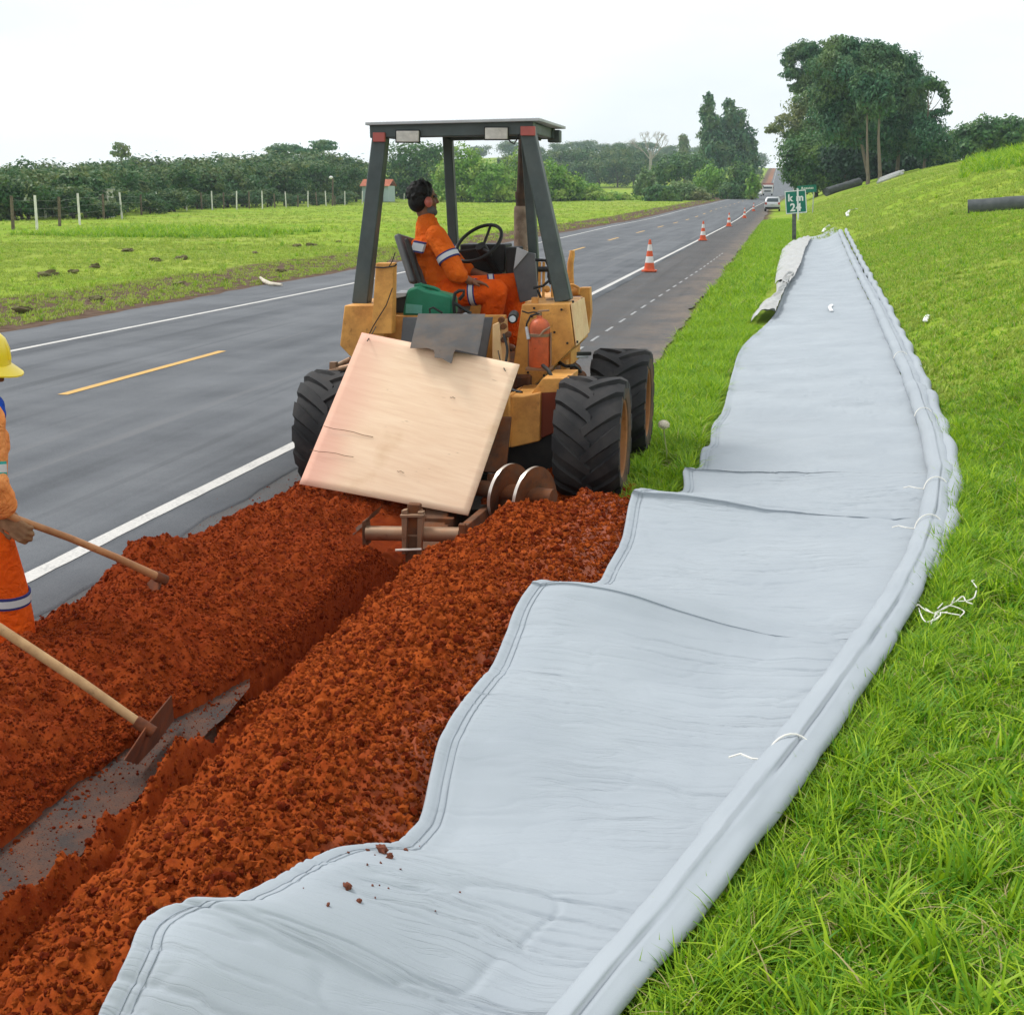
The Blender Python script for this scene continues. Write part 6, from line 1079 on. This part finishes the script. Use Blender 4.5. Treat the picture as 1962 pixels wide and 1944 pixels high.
plant(E_, 'slender hazy tree left of the road with a narrow pointed top', 'tree', 330, [(1338, 190, 8, 12), (1334, 212, 12, 12), (1342, 228, 15, 14), (1338, 250, 17, 15), (1350, 278, 24, 24), (1345, 305, 26, 22)], 6000, .75, 'euc', 51, (1350, 1338, 195), M_trunk, 'hazy tall trees left of the road', droop=.4, tr=.35)
plant(E_, 'fuller hazy tree left of the road nearest the asphalt', 'tree', 335, [(1377, 203, 11, 13), (1388, 224, 18, 16), (1374, 244, 22, 20), (1396, 258, 22, 20), (1415, 268, 12, 7), (1380, 285, 34, 26), (1405, 300, 24, 26)], 8500, .75, 'euc', 52, (1388, 1378, 205), M_trunk, 'hazy tall trees left of the road', droop=.4, tr=.35)
plant('cypress_tree', 'narrow column shaped tree on the far slope', 'tree', 500, [(1290, 264, 7, 9), (1290, 278, 8.5, 12), (1290, 292, 9, 10)], 1500, .9, 'olive', 53, (1290, 1290, 265), M_trunk)
GB = 'bushes beside the road left of the tall trees'
for k, (Y, pxl, lm, n, lab) in enumerate([
    (300, [(1262, 322, 26, 18), (1290, 312, 26, 20), (1318, 318, 26, 22), (1240, 335, 20, 16)], 'dark', 5500, 'wide dark bush mass behind the roadside bushes'),
    (275, [(1345, 338, 24, 20), (1330, 352, 22, 16), (1362, 352, 22, 16)], 'bright', 3800, 'yellow green domed bush left of the road'),
    (262, [(1398, 340, 26, 28), (1385, 362, 26, 16), (1412, 355, 16, 20)], 'dark', 4200, 'dark bush under the hazy tall trees'),
    (255, [(1422, 348, 10, 16), (1418, 364, 10, 9)], 'bright', 1400, 'small bright bush at the left asphalt edge'),
    (250, [(1308, 366, 24, 12), (1285, 360, 20, 14), (1325, 372, 18, 8)], 'olive', 3000, 'low olive bush between the round dark and the yellow green ones'),
    (240, [(1248, 366, 24, 14), (1236, 376, 18, 8), (1262, 376, 20, 8)], 'dark', 3500, 'round dark green bush at the end of the left grass'),
    (268, [(1222, 345, 16, 20), (1210, 360, 14, 14)], 'olive', 2200, 'olive bush beside the bare pale tree')]): plant('bush', lab, 'bush', Y, pxl, n, .55, lm, 60 + k, group=GB, branches=False)
plant('broadleaf_tree', 'big dark green tree seen between the left canopy posts', 'tree', 262, [(778, 298, 44, 30), (755, 330, 36, 30), (800, 335, 36, 32), (775, 355, 46, 22), (822, 290, 22, 16)], 8000, .62, 'dark', 71, (775, 775, 310), M_trunk)
for k, (Y, pxl, n, lab) in enumerate([
    (232, [(880, 308, 32, 28), (860, 330, 32, 24), (900, 335, 34, 28), (842, 350, 30, 24), (875, 362, 40, 18)], 7000, 'tall bright green bush right behind the operator'),
    (228, [(925, 335, 34, 26), (945, 350, 34, 24), (915, 362, 30, 18), (960, 365, 30, 16)], 5500, 'bright green bush in the middle of the canopy opening'),
    (236, [(990, 325, 34, 34), (1010, 345, 28, 28), (985, 362, 30, 18)], 5000, 'bright green bush behind the exhaust pipe'),
    (240, [(1045, 340, 28, 28), (1065, 352, 30, 22), (1040, 368, 30, 14)], 5000, 'bright green bush just right of the canopy post'),
    (244, [(1105, 362, 30, 16), (1085, 370, 26, 12), (1130, 372, 26, 10)], 3800, 'low spreading bright bush sloping down to the right'),
    (250, [(1165, 374, 26, 9), (1190, 378, 20, 7)], 2200, 'lowest bright bush at the end of the bush row')]): plant('bush', lab, 'bush', Y, pxl, n, .55, 'bright', 80 + k, group='bright bushes along the far side of the left grass', branches=False)
# skyline trees on the left
plant('sparse_tree', 'small sparse tree rising alone above the left orchard skyline', 'tree', 240, [(222, 276, 10, 7), (236, 280, 9, 7), (226, 289, 12, 7), (215, 290, 7, 5), (240, 292, 7, 5)], 420, .62, 'olive', 91, (229, 228, 280), M_trunk, tr=.2)
plant('flat_topped_tree', 'broad flat topped tree on the skyline left of the canopy', 'tree', 290, [(520, 284, 18, 6), (540, 279, 24, 6), (562, 284, 20, 5), (585, 288, 14, 4), (530, 292, 18, 5)], 2200, .62, 'euc', 92, (533, 538, 282), M_trunk, 'flat topped skyline trees', tr=.35)
plant('flat_topped_tree', 'smaller flat topped tree on the skyline nearest the canopy post', 'tree', 290, [(612, 270, 20, 4), (605, 276, 18, 4), (620, 279, 16, 4), (600, 284, 12, 3)], 1300, .62, 'euc', 93, (612, 610, 272), M_trunk, 'flat topped skyline trees', tr=.3)
# far woods on the hill
for k, (x, Y, yt) in enumerate([(1020, 470, 300), (1038, 500, 290), (1060, 520, 285), (1082, 500, 283), (1105, 515, 280), (1128, 500, 284), (1150, 520, 280), (1172, 505, 284), (1195, 520, 282), (1050, 470, 306), (1090, 470, 302), (1130, 465, 300), (1165, 470, 300), (1195, 475, 302), (985, 480, 296), (960, 500, 292), (1235, 520, 292), (1260, 530, 290), (1310, 520, 296), (1330, 520, 290)]):
    X = D(x, 370, Y).x; put(k % 6, x, Y, max(5, hz(Y, yt) - ztp(X, Y)), 'dark tree in the far wood on the hillside', 1.0, 'far hillside wood')
for k, x in enumerate([800, 850, 905, 960, 1010, 1055, 1085, 1110, 1135, 1160, 1182, 1215, 1245, 1265, 1310, 1330, 1355, 1405, 1425]):
    Y = 820 + (k * 37) % 90; put(k % 6, x, Y, 7 + (k * 5) % 4, 'tiny hazy tree on the far ridge line', 1.5, 'trees along the far ridge')
for k, (x, Y) in enumerate([(1436, 480), (1445, 560), (1440, 430), (1452, 640), (1428, 520)]): put(k % 6, x - 24, Y, 4 + k % 3, 'small pale bush on the grassy cutting left of the far road', 1.2, 'bushes on the far cutting')
# bare pale tree
bt = D(1226, 352, 470); BT = thing('bare_tree', 'leafless pale grey tree standing out on the far slope', 'tree', (bt.x, 470, ztp(bt.x, 470))); r6 = random.Random(4); m_ = MB(); tp = D(1228, 285, 470); m_.tube([BT.location, Vector(BT.location).lerp(tp, .5), tp], [.8, .55, .35], 8)
def twig(p, d, ln, r, dep):
    q = p + d * ln; m_.tube([p, p.lerp(q, .5) + Vector((r6.uniform(-.3, .3), 0, .2)), q], [r, r * .8, r * .6], 5)
    if dep:
        for _ in range(3): twig(q, (d + Vector((r6.uniform(-.8, .8), r6.uniform(-.5, .5), r6.uniform(-.1, .5)))).normalized(), ln * .72, r * .58, dep - 1)
for a_ in (-.9, -.3, .3, .9): twig(tp - Vector((0, 0, 3)), Vector((a_, .1, 1)).normalized(), 3.8, .24, 3)
m_.build('trunk', mat('ash_grey_bark', (0.34, 0.31, 0.26), .9, bump=0), BT)
for x_ in (186, 204, 195): put(2, x_ / K, 112, 1.75, 'low green shrub filling the gap under the orchard row', 1.5, 'low shrubs under the orchard row')
# house, sheds, poles
M_tile, M_wall = mat('red_roof_tiles', (0.40, 0.12, 0.06), 0.8, var=0.2, vscale=2), mat('pale_blue_wall', (0.42, 0.52, 0.55), 0.8, var=0.08)
hp = D(708, 372, 225); HS = thing('house', 'small pale house with a red tiled roof behind the left canopy post', 'house', (hp.x, 225, ztp(hp.x, 225))); x0, y0_, z0_ = HS.location
MB().box((x0, y0_ + 2, z0_ + 1.3), (4.6, 4, 2.6)).build('wall', M_wall, HS)
m_ = MB(); m_.prism([(x0 - 2.6, y0_ - .4, z0_ + 2.55), (x0 - 2.6, y0_ + 2, z0_ + 3.7), (x0 - 2.6, y0_ + 4.4, z0_ + 2.55), (x0 - 2.6, y0_ + 2, z0_ + 3.45)], (5.2, 0, 0)); m_.build('roof', M_tile, HS)
MB().box((x0 - .9, y0_ - .02, z0_ + 1.5), (.9, .08, .9)).build('window', M_glass, HS); MB().box((x0 + 1.0, y0_ - .02, z0_ + 1.0), (.8, .08, 2.0)).build('door', M_pst, HS)
for k, (x, Y, w_, yt, yb, lab) in enumerate([(196, 116, 0.9, 364, 374, 'whitish shed corner showing between the orchard trees on the left')]):
    p = Vector(atY(x, yb, Y)); h = (yb - yt) * Y / FPX; t = thing('white_shed', lab, 'shed', (p.x, Y, ztp(p.x, Y))); gz = ztp(p.x, Y); top = atY(x, yt, Y)[2]
    MB().box((p.x, Y + .6, (gz + top) / 2), (w_, 1.2, top - gz)).build('wall', M_cw, t); MB().box((p.x, Y + .6, top + .05), (w_ * 1.3, 1.5, .1)).build('roof', M_fab2, t)
pp = atz(88, 420, 0); t = thing('utility_pole', 'thin pale pole standing behind the fence on the far left', 'pole', (pp[0], pp[1], ztp(pp[0], pp[1]))); tp = Vector(atY(83, 355, pp[1])); MB().tube([Vector((pp[0], pp[1], -.3)), tp], [.11, .08], 8).build('shaft', M_conc, t); MB().bar(tp + Vector((-.3, 0, -.15)), tp + Vector((.3, 0, -.15)), .08, .08).build('crossarm', M_oldw, t)
pp = atY(637, 392, 190); t = thing('lamp_post', 'grey post with a white lamp near the red roofed house', 'lamp post', (pp[0], 190, ztp(pp[0], 190))); tp = Vector(atY(637.5, 341, 190)); MB().tube([Vector((pp[0], 190, -.3)), tp], [.14, .1], 8).build('shaft', M_oldw, t); MB().blob(tp + Vector((-.25, 0, .05)), (.3, .2, .22)).build('lamp_head', M_paper, t)

# ------------------------------------------------------------------ air
b = NB('air'); b.t.links.new(b.n('ShaderNodeVolumePrincipled', {'Color': (0.80, 0.96, 1.0), 'Density': 0.00027, 'Anisotropy': 0.0}).outputs[0], b.out.inputs['Volume'])
hz_ = MB().box((-100, 745, 25), (1640, 1560, 70)).build('haze', b.m, smooth=0); tag(hz_, 'thin pale haze hanging over the far fields and trees', 'haze', kind='stuff')
